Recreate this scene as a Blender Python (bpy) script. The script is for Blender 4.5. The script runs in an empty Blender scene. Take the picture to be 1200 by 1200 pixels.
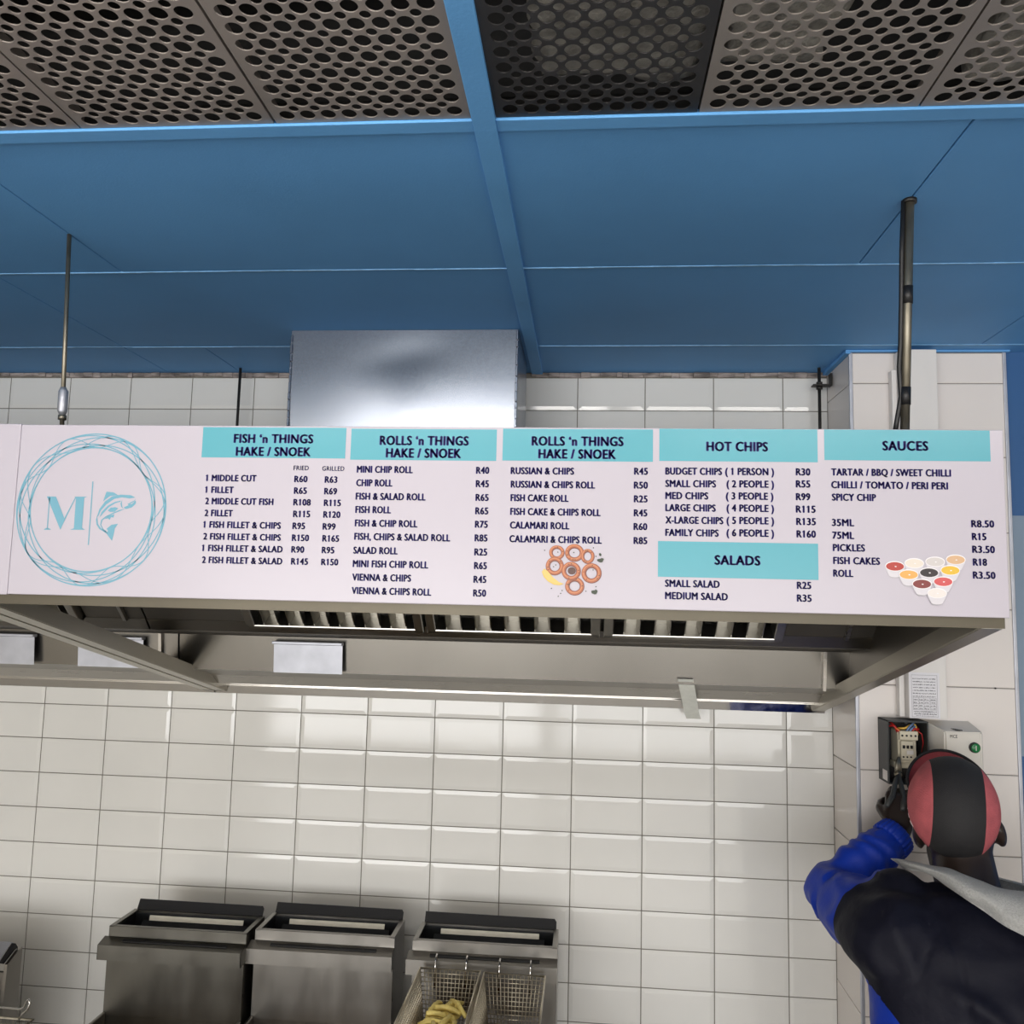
import bpy, bmesh, math, random
from mathutils import Vector, Matrix, noise
PI = math.pi
scene = bpy.context.scene
COL = scene.collection
random.seed(7)

# ------------------------------------------------------------------ helpers
def lin(c):
    c = c / 255.0
    return c / 12.92 if c <= 0.04045 else ((c + 0.055) / 1.055) ** 2.4
def rgb(r, g, b):
    return (lin(r), lin(g), lin(b), 1.0)

def mat(name, color, rough=0.5, metal=0.0, noise_amt=0.0, noise_scale=20.0, bump=0.0, bump_scale=40.0,
        stretch=(1, 1, 1), coat=0.0, spec=0.5, detail=4.0, rough_var=0.0, sheen=0.0):
    m = bpy.data.materials.new(name)
    m.use_nodes = True
    nt = m.node_tree
    b = nt.nodes['Principled BSDF']
    b.inputs['Base Color'].default_value = color
    b.inputs['Roughness'].default_value = rough
    b.inputs['Metallic'].default_value = metal
    b.inputs['Specular IOR Level'].default_value = spec
    b.inputs['Coat Weight'].default_value = coat
    if sheen:
        b.inputs['Sheen Weight'].default_value = sheen
    if noise_amt or bump or rough_var:
        tc = nt.nodes.new('ShaderNodeTexCoord')
        mp = nt.nodes.new('ShaderNodeMapping')
        mp.inputs['Scale'].default_value = stretch
        nt.links.new(tc.outputs['Object'], mp.inputs['Vector'])
    if noise_amt or rough_var:
        n = nt.nodes.new('ShaderNodeTexNoise')
        n.inputs['Scale'].default_value = noise_scale
        n.inputs['Detail'].default_value = detail
        nt.links.new(mp.outputs['Vector'], n.inputs['Vector'])
    if noise_amt:
        r = nt.nodes.new('ShaderNodeValToRGB')
        r.color_ramp.elements[0].position = 0.3
        r.color_ramp.elements[1].position = 0.7
        lo, hi = 1 - noise_amt, 1 + noise_amt
        r.color_ramp.elements[0].color = tuple(min(1, max(0, color[i] * lo)) for i in range(3)) + (1,)
        r.color_ramp.elements[1].color = tuple(min(1, max(0, color[i] * hi)) for i in range(3)) + (1,)
        nt.links.new(n.outputs['Fac'], r.inputs['Fac'])
        nt.links.new(r.outputs['Color'], b.inputs['Base Color'])
    if rough_var:
        mr = nt.nodes.new('ShaderNodeMapRange')
        mr.inputs['From Min'].default_value = 0.3
        mr.inputs['From Max'].default_value = 0.7
        mr.inputs['To Min'].default_value = max(0.02, rough - rough_var)
        mr.inputs['To Max'].default_value = rough + rough_var
        nt.links.new(n.outputs['Fac'], mr.inputs['Value'])
        nt.links.new(mr.outputs['Result'], b.inputs['Roughness'])
    if bump:
        n2 = nt.nodes.new('ShaderNodeTexNoise')
        n2.inputs['Scale'].default_value = bump_scale
        n2.inputs['Detail'].default_value = 3.0
        nt.links.new(mp.outputs['Vector'], n2.inputs['Vector'])
        bp = nt.nodes.new('ShaderNodeBump')
        bp.inputs['Strength'].default_value = bump
        bp.inputs['Distance'].default_value = 0.01
        nt.links.new(n2.outputs['Fac'], bp.inputs['Height'])
        nt.links.new(bp.outputs['Normal'], b.inputs['Normal'])
    return m

def mesh_obj(name, bm, material, parent=None, smooth=False, loc=None):
    me = bpy.data.meshes.new(name)
    bmesh.ops.recalc_face_normals(bm, faces=bm.faces[:])
    if smooth:
        for f in bm.faces:
            f.smooth = True
    bm.to_mesh(me)
    bm.free()
    mats = material if isinstance(material, (list, tuple)) else [material]
    for m in mats:
        me.materials.append(m)
    o = bpy.data.objects.new(name, me)
    COL.objects.link(o)
    if parent is not None:
        o.parent = parent
    if loc is not None:
        o.location = loc
    return o

def tag(o, label, cat, group=None):
    o['label'] = label
    o['category'] = cat
    if group:
        o['group'] = group
    return o
def structure(o):
    o['kind'] = 'structure'
    return o
def empty(name, loc, label, cat, group=None, rz=0.0):
    o = bpy.data.objects.new(name, None)
    o.empty_display_size = 0.05
    COL.objects.link(o)
    o.location = loc
    o.rotation_euler = (0, 0, rz)
    return tag(o, label, cat, group)
def copy_tree(src, parent=None):
    c = src.copy()
    COL.objects.link(c)
    if parent is not None:
        c.parent = parent
    for ch in list(src.children):
        copy_tree(ch, c)
    return c

def box(bm, x0, x1, y0, y1, z0, z1, mi=0):
    v = [bm.verts.new((x, y, z)) for z in (z0, z1) for y in (y0, y1) for x in (x0, x1)]
    for f in ((0, 2, 3, 1), (4, 5, 7, 6), (0, 1, 5, 4), (2, 6, 7, 3), (0, 4, 6, 2), (1, 3, 7, 5)):
        bm.faces.new([v[i] for i in f]).material_index = mi
    return v
def bbox(bm, x0, x1, y0, y1, z0, z1, bev=0.002, seg=2, mi=0):
    t = bmesh.new()
    box(t, x0, x1, y0, y1, z0, z1, mi)
    bmesh.ops.bevel(t, geom=t.edges[:], offset=bev, segments=seg, affect='EDGES', profile=0.5)
    join(bm, t)
def join(bm, t, mtx=None):
    if mtx is not None:
        bmesh.ops.transform(t, matrix=mtx, verts=t.verts[:])
    vm = {}
    for v in t.verts:
        vm[v] = bm.verts.new(v.co)
    for f in t.faces:
        try:
            nf = bm.faces.new([vm[v] for v in f.verts])
            nf.material_index = f.material_index
            nf.smooth = f.smooth
        except ValueError:
            pass
    t.free()
def prism(bm, pts, axis, a0, a1, mi=0):
    """Extrude the outline pts (2-D) along axis from a0 to a1."""
    def mk(p, a):
        if axis == 'x': return (a, p[0], p[1])
        if axis == 'y': return (p[0], a, p[1])
        return (p[0], p[1], a)
    A = [bm.verts.new(mk(p, a0)) for p in pts]
    B = [bm.verts.new(mk(p, a1)) for p in pts]
    n = len(pts)
    bm.faces.new(A).material_index = mi
    bm.faces.new(B[::-1]).material_index = mi
    for i in range(n):
        bm.faces.new((A[i], A[(i + 1) % n], B[(i + 1) % n], B[i])).material_index = mi
def strip(bm, prof, x0, x1, th, mi=0):
    """Folded sheet of thickness th: the polyline prof in (y, z), extruded along x."""
    n = len(prof)
    off = []
    for i in range(n):
        d = Vector((0, 0))
        if i > 0: d += (Vector(prof[i]) - Vector(prof[i - 1])).normalized()
        if i < n - 1: d += (Vector(prof[i + 1]) - Vector(prof[i])).normalized()
        d.normalize()
        off.append((prof[i][0] - d.y * th, prof[i][1] + d.x * th))
    for i in range(n - 1):
        prism(bm, [prof[i], prof[i + 1], off[i + 1], off[i]], 'x', x0, x1, mi)
def tube(bm, path, r, seg=8, closed=False, cap=True, mi=0):
    P = [Vector(p) for p in path]
    n = len(P)
    rr = r if isinstance(r, (list, tuple)) else [r] * n
    rings = []
    prev = None
    for i in range(n):
        if closed:
            d = (P[(i + 1) % n] - P[i - 1]).normalized()
        else:
            d = (P[min(i + 1, n - 1)] - P[max(i - 1, 0)]).normalized()
        if prev is None:
            up = Vector((0, 0, 1)) if abs(d.z) < 0.9 else Vector((1, 0, 0))
            u = d.cross(up).normalized()
        else:
            u = (prev - d * prev.dot(d)).normalized()
        prev = u
        w = d.cross(u)
        rings.append([bm.verts.new(P[i] + rr[i] * (math.cos(2 * PI * k / seg) * u + math.sin(2 * PI * k / seg) * w)) for k in range(seg)])
    m = n if closed else n - 1
    for i in range(m):
        a, b = rings[i], rings[(i + 1) % n]
        for k in range(seg):
            f = bm.faces.new((a[k], a[(k + 1) % seg], b[(k + 1) % seg], b[k]))
            f.material_index = mi
            f.smooth = True
    if cap and not closed:
        bm.faces.new(rings[0][::-1]).material_index = mi
        bm.faces.new(rings[-1]).material_index = mi
def bar(bm, p, q, r, seg=4):
    tube(bm, [p, q], r, seg)
def ellipsoid(bm, c, r, rot=None, seg=24, rings=16):
    t = bmesh.new()
    bmesh.ops.create_uvsphere(t, u_segments=seg, v_segments=rings, radius=1.0)
    M = Matrix.Translation(c) @ (rot.to_4x4() if rot is not None else Matrix.Identity(4)) @ Matrix.Diagonal((r[0], r[1], r[2], 1))
    join(bm, t, M)
def capsule(bm, p, q, r0, r1, seg=16):
    p, q = Vector(p), Vector(q)
    d = (q - p).normalized()
    path, rad = [], []
    for k in range(5):
        a = PI / 2 * (1 - k / 4)
        path.append(p - d * r0 * math.sin(a)); rad.append(max(r0 * math.cos(a), 1e-4))
    for k in range(5):
        a = PI / 2 * k / 4
        path.append(q + d * r1 * math.sin(a)); rad.append(max(r1 * math.cos(a), 1e-4))
    tube(bm, path, rad, seg)
def loft(bm, rings, seg=28):
    """rings: (centre, rx, ry) stacked along z."""
    R = []
    for c, rx, ry in rings:
        R.append([bm.verts.new((c[0] + rx * math.cos(2 * PI * k / seg), c[1] + ry * math.sin(2 * PI * k / seg), c[2])) for k in range(seg)])
    for a, b in zip(R, R[1:]):
        for k in range(seg):
            bm.faces.new((a[k], a[(k + 1) % seg], b[(k + 1) % seg], b[k]))
    bm.faces.new(R[0][::-1])
    bm.faces.new(R[-1])
def fuse(name, bm, voxel, smooth_iter=6):
    """Fuse overlapping closed volumes into one continuous surface; returns a bmesh."""
    me = bpy.data.meshes.new(name + '_tmp')
    bmesh.ops.recalc_face_normals(bm, faces=bm.faces[:])
    bm.to_mesh(me)
    bm.free()
    o = bpy.data.objects.new(name + '_tmp', me)
    COL.objects.link(o)
    m = o.modifiers.new('r', 'REMESH')
    m.mode = 'VOXEL'
    m.voxel_size = voxel
    s = o.modifiers.new('s', 'SMOOTH')
    s.factor = 0.5
    s.iterations = smooth_iter
    dg = bpy.context.evaluated_depsgraph_get()
    dg.update()
    ev = o.evaluated_get(dg)
    out = bmesh.new()
    out.from_mesh(ev.to_mesh())
    ev.to_mesh_clear()
    bpy.data.objects.remove(o)
    bpy.data.meshes.remove(me)
    return out

# ------------------------------------------------------------------ materials
M_TILE = mat('white_glazed_tile', rgb(222, 221, 217), 0.08, noise_amt=0.03, noise_scale=3.0, bump=0.02, bump_scale=9.0)
M_GROUT = mat('grey_grout', rgb(120, 116, 108), 0.9, noise_amt=0.15, noise_scale=30)
M_BIGTILE = mat('white_satin_tile', rgb(226, 219, 214), 0.25, noise_amt=0.02, noise_scale=2.0)
M_GROUT2 = mat('grey_tile_joint', rgb(135, 130, 125), 0.9)
M_BLUE = mat('blue_ceiling_paint', rgb(98, 158, 214), 0.6, spec=0.2, noise_amt=0.06, noise_scale=2.5, bump=0.06, bump_scale=260)
M_BLUE2 = mat('blue_trim_paint', rgb(102, 164, 220), 0.55, spec=0.2, noise_amt=0.05, noise_scale=6, bump=0.05, bump_scale=180)
M_BLUEEDGE = mat('pale_blue_sealant', rgb(120, 170, 210), 0.4, noise_amt=0.2, noise_scale=40)
M_BLUEWALL = mat('blue_wall_paint', rgb(46, 90, 140), 0.5, noise_amt=0.04, noise_scale=2)
M_GREYBLUE = mat('grey_blue_panel', rgb(128, 146, 164), 0.5)
M_CREAM = mat('cream_plaster', rgb(215, 210, 200), 0.8, noise_amt=0.03)
M_FLOOR = mat('grey_floor_tile', rgb(190, 186, 180), 0.4, noise_amt=0.08, noise_scale=6)
M_GAP = mat('crumbled_filler', rgb(150, 140, 135), 0.95, noise_amt=0.55, noise_scale=22, bump=0.6, bump_scale=60, stretch=(1, 4, 4))
M_STEEL = mat('brushed_steel', rgb(178, 174, 168), 0.28, 1.0, noise_amt=0.05, noise_scale=3, stretch=(1, 5, 5), rough_var=0.05)
M_FASCIA = mat('dull_fascia_steel', rgb(96, 91, 80), 0.45, 0.9, noise_amt=0.06, noise_scale=6)
M_BACKST = mat('back_panel_steel', rgb(122, 119, 114), 0.24, 1.0, noise_amt=0.12, noise_scale=1.6, stretch=(1, .3, .3), rough_var=0.06)
M_HOODTOP = mat('dark_hood_top', rgb(58, 54, 50), 0.8, 0.2, noise_amt=0.2, noise_scale=8)  # unseen top, colour made dark to cut bounce onto the ceiling
M_STEELD = mat('greasy_steel', rgb(140, 136, 130), 0.34, 1.0, noise_amt=0.08, noise_scale=4, rough_var=0.06)
M_CHROME = mat('polished_steel_strip', rgb(205, 203, 200), 0.08, 1.0, bump=0.05, bump_scale=14)
M_RAIL = mat('satin_steel_rail', rgb(186, 182, 172), 0.38, 1.0, noise_amt=0.03, noise_scale=5, stretch=(6, 1, 1))
M_SHELF = mat('greasy_shelf_steel', rgb(104, 100, 94), 0.6, 0.9, noise_amt=0.08, noise_scale=5)
M_WIRE = mat('plated_basket_wire', rgb(205, 196, 176), 0.35, 0.9)
M_FILTER = mat('filter_steel', rgb(175, 172, 165), 0.3, 1.0, noise_amt=0.15, noise_scale=12)
M_GALV = mat('galvanised_sheet', rgb(150, 156, 166), 0.27, 1.0, noise_amt=0.10, noise_scale=230, bump=0.02, bump_scale=9.0, detail=2.0)
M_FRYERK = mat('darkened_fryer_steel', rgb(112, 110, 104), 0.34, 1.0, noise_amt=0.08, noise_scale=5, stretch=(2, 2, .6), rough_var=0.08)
M_GALVP = mat('galvanised_plate', rgb(188, 190, 198), 0.5, 0.8, noise_amt=0.12, noise_scale=16)
M_FRYER = mat('fryer_steel', rgb(140, 137, 132), 0.34, 1.0, noise_amt=0.08, noise_scale=5, stretch=(2, 2, .6), rough_var=0.08)
M_FRYERD = mat('dark_fryer_steel', rgb(70, 72, 76), 0.4, 0.9, noise_amt=0.15, noise_scale=8)
M_SOOT = mat('sooty_steel', rgb(34, 34, 36), 0.6, 0.4)
M_STRIP = mat('stained_white_strip', rgb(242, 238, 224), 0.6, noise_amt=0.10, noise_scale=26, stretch=(1, 3, 3))
M_OIL = mat('old_frying_oil', rgb(120, 86, 30), 0.08)
M_BLACK = mat('black_plastic', rgb(22, 22, 24), 0.45)
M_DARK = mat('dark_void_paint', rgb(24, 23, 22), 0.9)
M_INSUL = mat('grey_fibre_insulation', rgb(150, 147, 140), 0.95, noise_amt=0.35, noise_scale=30, bump=0.5, bump_scale=90)
M_PERF = mat('perforated_steel', rgb(154, 145, 138), 0.5, 0.5, noise_amt=0.10, noise_scale=4, rough_var=0.08)
M_PERF_SHADE = mat('shaded_perforated_steel', rgb(72, 70, 70), 0.5, 0.7, noise_amt=0.12, noise_scale=4, rough_var=0.08)  # same steel, its dimmer light put into the colour
M_ROD = mat('zinc_rod', rgb(140, 134, 120), 0.45, 0.9, noise_amt=0.25, noise_scale=60, stretch=(1, 1, .3))
M_RODD = mat('dark_rod', rgb(60, 58, 56), 0.5, 0.7)
M_WHITEPL = mat('white_plastic', rgb(224, 220, 216), 0.35)
M_BEIGE = mat('beige_plastic', rgb(220, 215, 206), 0.4)
M_CREAMPL = mat('cream_plastic', rgb(214, 206, 184), 0.4)
M_GREEN = mat('green_button_plastic', rgb(22, 120, 62), 0.3)
M_DGREY = mat('dark_grey_plastic', rgb(62, 64, 64), 0.5)
M_RED = mat('red_wire', rgb(185, 40, 38), 0.4)
M_YELLOW = mat('yellow_wire', rgb(225, 180, 80), 0.4)
M_BLUEW = mat('blue_wire', rgb(110, 135, 175), 0.4)
M_ORANGE = mat('orange_wire', rgb(220, 110, 50), 0.4)
M_PAPER = mat('white_paper', rgb(228, 226, 230), 0.7)
M_INK = mat('grey_print', rgb(95, 92, 98), 0.8)
M_TAPE = mat('pale_masking_tape', rgb(226, 228, 220), 0.6, noise_amt=0.05, noise_scale=60)
M_VINYL = mat('white_sign_vinyl', rgb(195, 189, 199), 0.22, spec=0.35, bump=0.015, bump_scale=14)
M_TEAL = mat('turquoise_print', rgb(94, 170, 184), 0.24, spec=0.4, bump=0.015, bump_scale=14)
M_NAVY = mat('navy_print', rgb(38, 28, 118), 0.28, spec=0.4)
M_LOGO = mat('dusty_blue_print', rgb(112, 168, 188), 0.28)
M_CHIP = mat('fried_potato', rgb(238, 214, 128), 0.5, noise_amt=0.22, noise_scale=40)
M_SKIN = mat('dark_brown_skin', rgb(40, 29, 25), 0.42, noise_amt=0.12, noise_scale=14)
M_HAIR = mat('black_hair', rgb(18, 15, 14), 0.75)
M_CAPB = mat('black_cap_fabric', rgb(30, 29, 31), 0.75, bump=0.25, bump_scale=500)
M_CAPP = mat('faded_pink_cap_fabric', rgb(186, 92, 98), 0.85, noise_amt=0.18, noise_scale=26, bump=0.3, bump_scale=400)
M_CHECK = mat('white_cap_check', rgb(225, 205, 205), 0.8)
M_JNAVY = mat('navy_jacket_nylon', rgb(14, 15, 29), 0.6, noise_amt=0.08, noise_scale=8, bump=0.12, bump_scale=55, spec=0.2)
M_JBLUE = mat('royal_blue_nylon', rgb(14, 50, 158), 0.5, noise_amt=0.08, noise_scale=8, bump=0.12, bump_scale=55, spec=0.3)
M_LINING = mat('light_grey_mesh_lining', rgb(222, 222, 220), 0.85, noise_amt=0.10, noise_scale=300, bump=0.5, bump_scale=420)
M_LABEL = mat('dark_green_label', rgb(30, 62, 48), 0.6)
M_TROUSER = mat('dark_work_trousers', rgb(34, 36, 48), 0.8, noise_amt=0.1)
M_SHOE = mat('black_shoe_leather', rgb(20, 20, 20), 0.4)

CAM_ROT = (0.08878, 0.10778, 0.02394)
LP_DAY, LP_TUBE, LP_VOID, LP_WORLD, EXPOSURE = 131.0, 6.0, 1.6, 0.6, 0.0
TEXT = {
 'heading': [
  ('FISH ‘n THINGS',1.0166,1.1599,2.3191,0.0151), ('HAKE / SNOEK',1.0217,1.1563,2.2964,0.0151), ('ROLLS ‘n THINGS',1.2762,1.4314,2.3173,0.0155), ('HAKE / SNOEK',1.2878,1.419,2.2956,0.0155), ('ROLLS ‘n THINGS',1.538,1.6933,2.3183,0.0153), ('HAKE / SNOEK',1.5498,1.6809,2.2964,0.0153), ('HOT CHIPS',1.8291,1.9301,2.3112,0.0152), ('SALADS',1.8421,1.9166,2.1227,0.015), ('SAUCES',2.112,2.1851,2.3145,0.015)],
 'fish': [
  ('FRIED',1.1268,1.1538,2.2718,0.0077), ('GRILLED',1.1776,1.2166,2.2713,0.0077), ('1 MIDDLE CUT',0.9717,1.0619,2.2511,0.0109), ('R60',1.129,1.1528,2.2509,0.0108), ('R63',1.1829,1.2055,2.2505,0.0108), ('1 FILLET',0.9719,1.0225,2.2304,0.0109), ('R65',1.1295,1.1527,2.2306,0.0108), ('R69',1.1828,1.2059,2.2303,0.0108), ('2 MIDDLE CUT FISH',0.9721,1.0945,2.2105,0.0109), ('R108',1.1295,1.1606,2.2105,0.0108), ('R115',1.1833,1.2136,2.2102,0.0108), ('2 FILLET',0.9722,1.0233,2.1897,0.0109), ('R115',1.1301,1.1606,2.1903,0.0108), ('R120',1.1832,1.2135,2.1901,0.0107), ('1 FISH FILLET & CHIPS',0.9724,1.11,2.1696,0.0109), ('R95',1.1301,1.1527,2.1697,0.0108), ('R99',1.1831,1.2061,2.1695,0.0107), ('2 FISH FILLET & CHIPS',0.9726,1.1111,2.149,0.0109), ('R150',1.1301,1.1606,2.1492,0.0108), ('R165',1.1836,1.2133,2.1491,0.0107), ('1 FISH FILLET & SALAD',0.9727,1.1153,2.1289,0.0108), ('R90',1.1301,1.1532,2.1292,0.0107), ('R95',1.1835,1.2059,2.1291,0.0107), ('2 FISH FILLET & SALAD',0.9729,1.1159,2.1084,0.0108), ('R145',1.1307,1.161,2.1088,0.0107), ('R150',1.1835,1.2136,2.1088,0.0107)],
 'rolls': [
  ('MINI CHIP ROLL',1.2384,1.3364,2.2687,0.0115), ('R40',1.4448,1.4677,2.2689,0.0114), ('CHIP ROLL',1.2384,1.3019,2.2453,0.0115), ('R45',1.445,1.4678,2.246,0.0114), ('FISH & SALAD ROLL',1.2384,1.3602,2.222,0.0115), ('R65',1.4452,1.468,2.2226,0.0113), ('FISH ROLL',1.2389,1.3012,2.1991,0.0115), ('R65',1.4453,1.4681,2.1998,0.0113), ('FISH & CHIP ROLL',1.239,1.3478,2.176,0.0114), ('R75',1.4455,1.4677,2.1771,0.0113), ('FISH, CHIPS & SALAD ROLL',1.239,1.4045,2.1531,0.0114), ('R85',1.4456,1.4678,2.154,0.0113), ('SALAD ROLL',1.2385,1.3155,2.1295,0.0114), ('R25',1.4458,1.468,2.1304,0.0113), ('MINI FISH CHIP ROLL',1.2385,1.3687,2.1068,0.0114), ('R65',1.446,1.4681,2.1075,0.0112), ('VIENNA & CHIPS',1.2385,1.3402,2.0839,0.0114), ('R45',1.4457,1.4678,2.0846,0.0112), ('VIENNA & CHIPS ROLL',1.2386,1.3753,2.0613,0.0113), ('R50',1.4458,1.4679,2.0618,0.0112)],
 'cakes': [
  ('RUSSIAN & CHIPS',1.5039,1.6111,2.269,0.0113), ('R45',1.7106,1.7338,2.2702,0.0112), ('RUSSIAN & CHIPS ROLL',1.5045,1.6465,2.2459,0.0113), ('R50',1.7104,1.7339,2.2467,0.0112), ('FISH CAKE ROLL',1.5046,1.6026,2.2229,0.0113), ('R25',1.7106,1.7336,2.2237,0.0112), ('FISH CAKE & CHIPS ROLL',1.5046,1.6563,2.1997,0.0113), ('R45',1.7107,1.7333,2.2003,0.0111), ('CALAMARI ROLL',1.5047,1.6048,2.1767,0.0113), ('R60',1.7105,1.7334,2.1775,0.0111), ('CALAMARI & CHIPS ROLL',1.5043,1.6588,2.1537,0.0112), ('R85',1.7107,1.7336,2.1542,0.0111)],
 'chips': [
  ('BUDGET CHIPS',1.7621,1.8552,2.271,0.0114), ('( 1 PERSON )',1.8599,1.9393,2.2714,0.0114), ('R30',1.9739,1.9975,2.2718,0.0113), ('SMALL CHIPS',1.7622,1.8455,2.2501,0.0114), ('( 2 PEOPLE )',1.862,1.9391,2.2507,0.0113), ('R55',1.9737,1.9972,2.2518,0.0113), ('MED CHIPS',1.7623,1.8328,2.2299,0.0114), ('( 3 PEOPLE )',1.8609,1.9379,2.2306,0.0113), ('R99',1.9735,1.9969,2.2307,0.0112), ('LARGE CHIPS',1.7624,1.8449,2.2098,0.0114), ('( 4 PEOPLE )',1.8619,1.9387,2.2106,0.0113), ('R115',1.9732,2.005,2.2103,0.0112), ('X-LARGE CHIPS',1.7625,1.8571,2.1892,0.0114), ('( 5 PEOPLE )',1.8618,1.9386,2.1901,0.0113), ('R135',1.9735,2.0052,2.1899,0.0112), ('FAMILY CHIPS',1.7625,1.8496,2.1686,0.0113), ('( 6 PEOPLE )',1.8617,1.9384,2.1697,0.0113), ('R160',1.9738,2.0049,2.1696,0.0112)],
 'salads': [
  ('SMALL SALAD',1.7624,1.851,2.0849,0.0113), ('R25',1.9733,1.9965,2.0862,0.0111), ('MEDIUM SALAD',1.7625,1.864,2.0648,0.0113), ('R35',1.9731,1.9968,2.0656,0.0111)],
 'sauces': [
  ('TARTAR / BBQ / SWEET CHILLI',2.0303,2.219,2.2722,0.0112), ('CHILLI / TOMATO / PERI PERI',2.03,2.2138,2.2512,0.0112), ('SPICY CHIP',2.0307,2.1009,2.2307,0.0112), ('35ML',2.03,2.0656,2.1892,0.0112), ('75ML',2.0302,2.0653,2.1684,0.0112), ('PICKLES',2.0309,2.0818,2.1484,0.0111), ('FISH CAKES',2.0311,2.1049,2.1275,0.0111), ('ROLL',2.0308,2.0626,2.107,0.0111), ('R8.50',2.2473,2.2829,2.1906,0.011), ('R15',2.2476,2.2702,2.17,0.011), ('R3.50',2.2474,2.2825,2.1496,0.011), ('R18',2.2478,2.2698,2.1292,0.011), ('R3.50',2.2471,2.282,2.1085,0.0109)],
}
BANDS= [(0.9603, 1.217, 2.3465, 2.2928), (1.226, 1.4788, 2.3452, 2.291), (1.4893, 1.7417, 2.3468, 2.2919), (1.7522, 2.0095, 2.3496, 2.2936), (1.7509, 2.008, 2.1597, 2.1009), (2.0202, 2.2811, 2.3519, 2.2975)]
BAR = [(0.7635, 2.248), (0.7656, 2.248), (0.7662, 2.1356), (0.7642, 2.1356)]
ML_THICK1 = [(0.6812, 2.2204), (0.6984, 2.2201), (0.7185, 2.1792), (0.7113, 2.1615)]
ML_THIN1 = [(0.6858, 2.2186), (0.6874, 2.2187), (0.688, 2.1634), (0.6861, 2.1633)]
ML_SERIF1 = [(0.681, 2.161), (0.6937, 2.1612), (0.693, 2.1627), (0.6887, 2.1641), (0.6855, 2.1641), (0.6814, 2.1625)]
ML_THIN2 = [(0.7185, 2.1792), (0.7358, 2.219), (0.7344, 2.22), (0.7168, 2.1817)]
ML_THICK2 = [(0.7355, 2.219), (0.732, 2.2205), (0.7567, 2.2208), (0.7511, 2.2187), (0.7512, 2.1654), (0.7573, 2.1622), (0.729, 2.1618), (0.7361, 2.1646)]
FISH_DORSAL = [(0.7912, 2.2301), (0.786, 2.2129), (0.7983, 2.2224), (0.8126, 2.2241), (0.8044, 2.229)]
FISH_BACK = [(0.8447, 2.2204), (0.8361, 2.2244), (0.8177, 2.2251), (0.8023, 2.2219), (0.7899, 2.2129), (0.7805, 2.199), (0.7765, 2.1838), (0.7799, 2.1877), (0.7833, 2.1965), (0.7929, 2.2079), (0.8066, 2.2174), (0.8207, 2.2204), (0.8339, 2.2185)]
FISH_SIDE = [(0.7817, 2.1839), (0.7848, 2.194), (0.7957, 2.2055), (0.8083, 2.2124), (0.8185, 2.2146), (0.8182, 2.2126), (0.809, 2.2099), (0.798, 2.203), (0.7884, 2.192)]
FISH_LOWJAW = [(0.8454, 2.2149), (0.8393, 2.2086), (0.8314, 2.2097), (0.8335, 2.2067), (0.8247, 2.2026), (0.8291, 2.1997), (0.8398, 2.2028), (0.8458, 2.2087), (0.8469, 2.2124)]
FISH_MOUTH = [(0.8456, 2.2187), (0.8433, 2.2149), (0.8375, 2.2123), (0.8321, 2.2085), (0.8372, 2.2098), (0.8441, 2.2139)]
FISH_GILL = [(0.8211, 2.2159), (0.8184, 2.2095), (0.8199, 2.204), (0.8243, 2.2001), (0.8219, 2.2046), (0.821, 2.2096)]
FISH_BELLY = [(0.829, 2.2007), (0.8174, 2.1957), (0.8073, 2.1913), (0.7947, 2.1851), (0.7878, 2.1795), (0.7859, 2.1714), (0.7906, 2.164), (0.7966, 2.1604), (0.7952, 2.1586), (0.7886, 2.1635), (0.784, 2.1714), (0.7852, 2.1802), (0.793, 2.1866), (0.8066, 2.1933), (0.8172, 2.198)]
FISH_OUTER = [(0.7772, 2.1876), (0.7757, 2.1801), (0.7775, 2.1713), (0.7833, 2.1639), (0.797, 2.1561), (0.7994, 2.1579), (0.7863, 2.1652), (0.78, 2.1726), (0.7783, 2.1814)]
FISH_PECT = [(0.7959, 2.1967), (0.8012, 2.2018), (0.8095, 2.2029), (0.8149, 2.201), (0.8091, 2.1949), (0.8008, 2.1942)]
FISH_PELV = [(0.7913, 2.1816), (0.7972, 2.1872), (0.8028, 2.1887), (0.8089, 2.1903), (0.8073, 2.1843), (0.8031, 2.1852), (0.8008, 2.1802), (0.7975, 2.1829)]
FISH_TAIL = [(0.817, 2.1739), (0.8049, 2.1717), (0.7963, 2.1646), (0.7992, 2.1617), (0.797, 2.1561), (0.8016, 2.1505), (0.8079, 2.1436), (0.8101, 2.1543), (0.8114, 2.1656)]
FISH_EYE = [(0.8241, 2.2172), (0.8261, 2.2187), (0.8283, 2.2172), (0.8263, 2.2157)]
HERBS = [(1.5641, 2.1408), (1.6449, 2.1464), (1.6562, 2.1354), (1.6569, 2.1254), (1.5765, 2.0778), (1.5943, 2.0747), (1.592, 2.0699), (1.588, 2.0651), (1.6336, 2.0744), (1.6476, 2.0729), (1.6499, 2.0823), (1.6492, 2.1323), (1.5861, 2.1382), (1.6126, 2.1381), (1.5829, 2.1168), (1.5794, 2.1138), (1.6053, 2.0849), (1.6448, 2.1098)]
CUPS = [(2.1277, 2.1257), (2.1577, 2.1311), (2.1899, 2.1341), (2.2215, 2.138), (2.1484, 2.1128), (2.1798, 2.1165), (2.2124, 2.1209), (2.1682, 2.0982), (2.2008, 2.1026), (2.1907, 2.084)]
CAL= [(1.5845, 2.1373, 0.0127, 0.0118), (1.6138, 2.1375, 0.0156, 0.0142), (1.6357, 2.132, 0.0109, 0.0123), (1.5814, 2.1148, 0.0147, 0.015), (1.6087, 2.1071, 0.0156, 0.015), (1.6423, 2.1042, 0.0162, 0.0162), (1.6149, 2.0822, 0.0156, 0.0148)]
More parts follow.
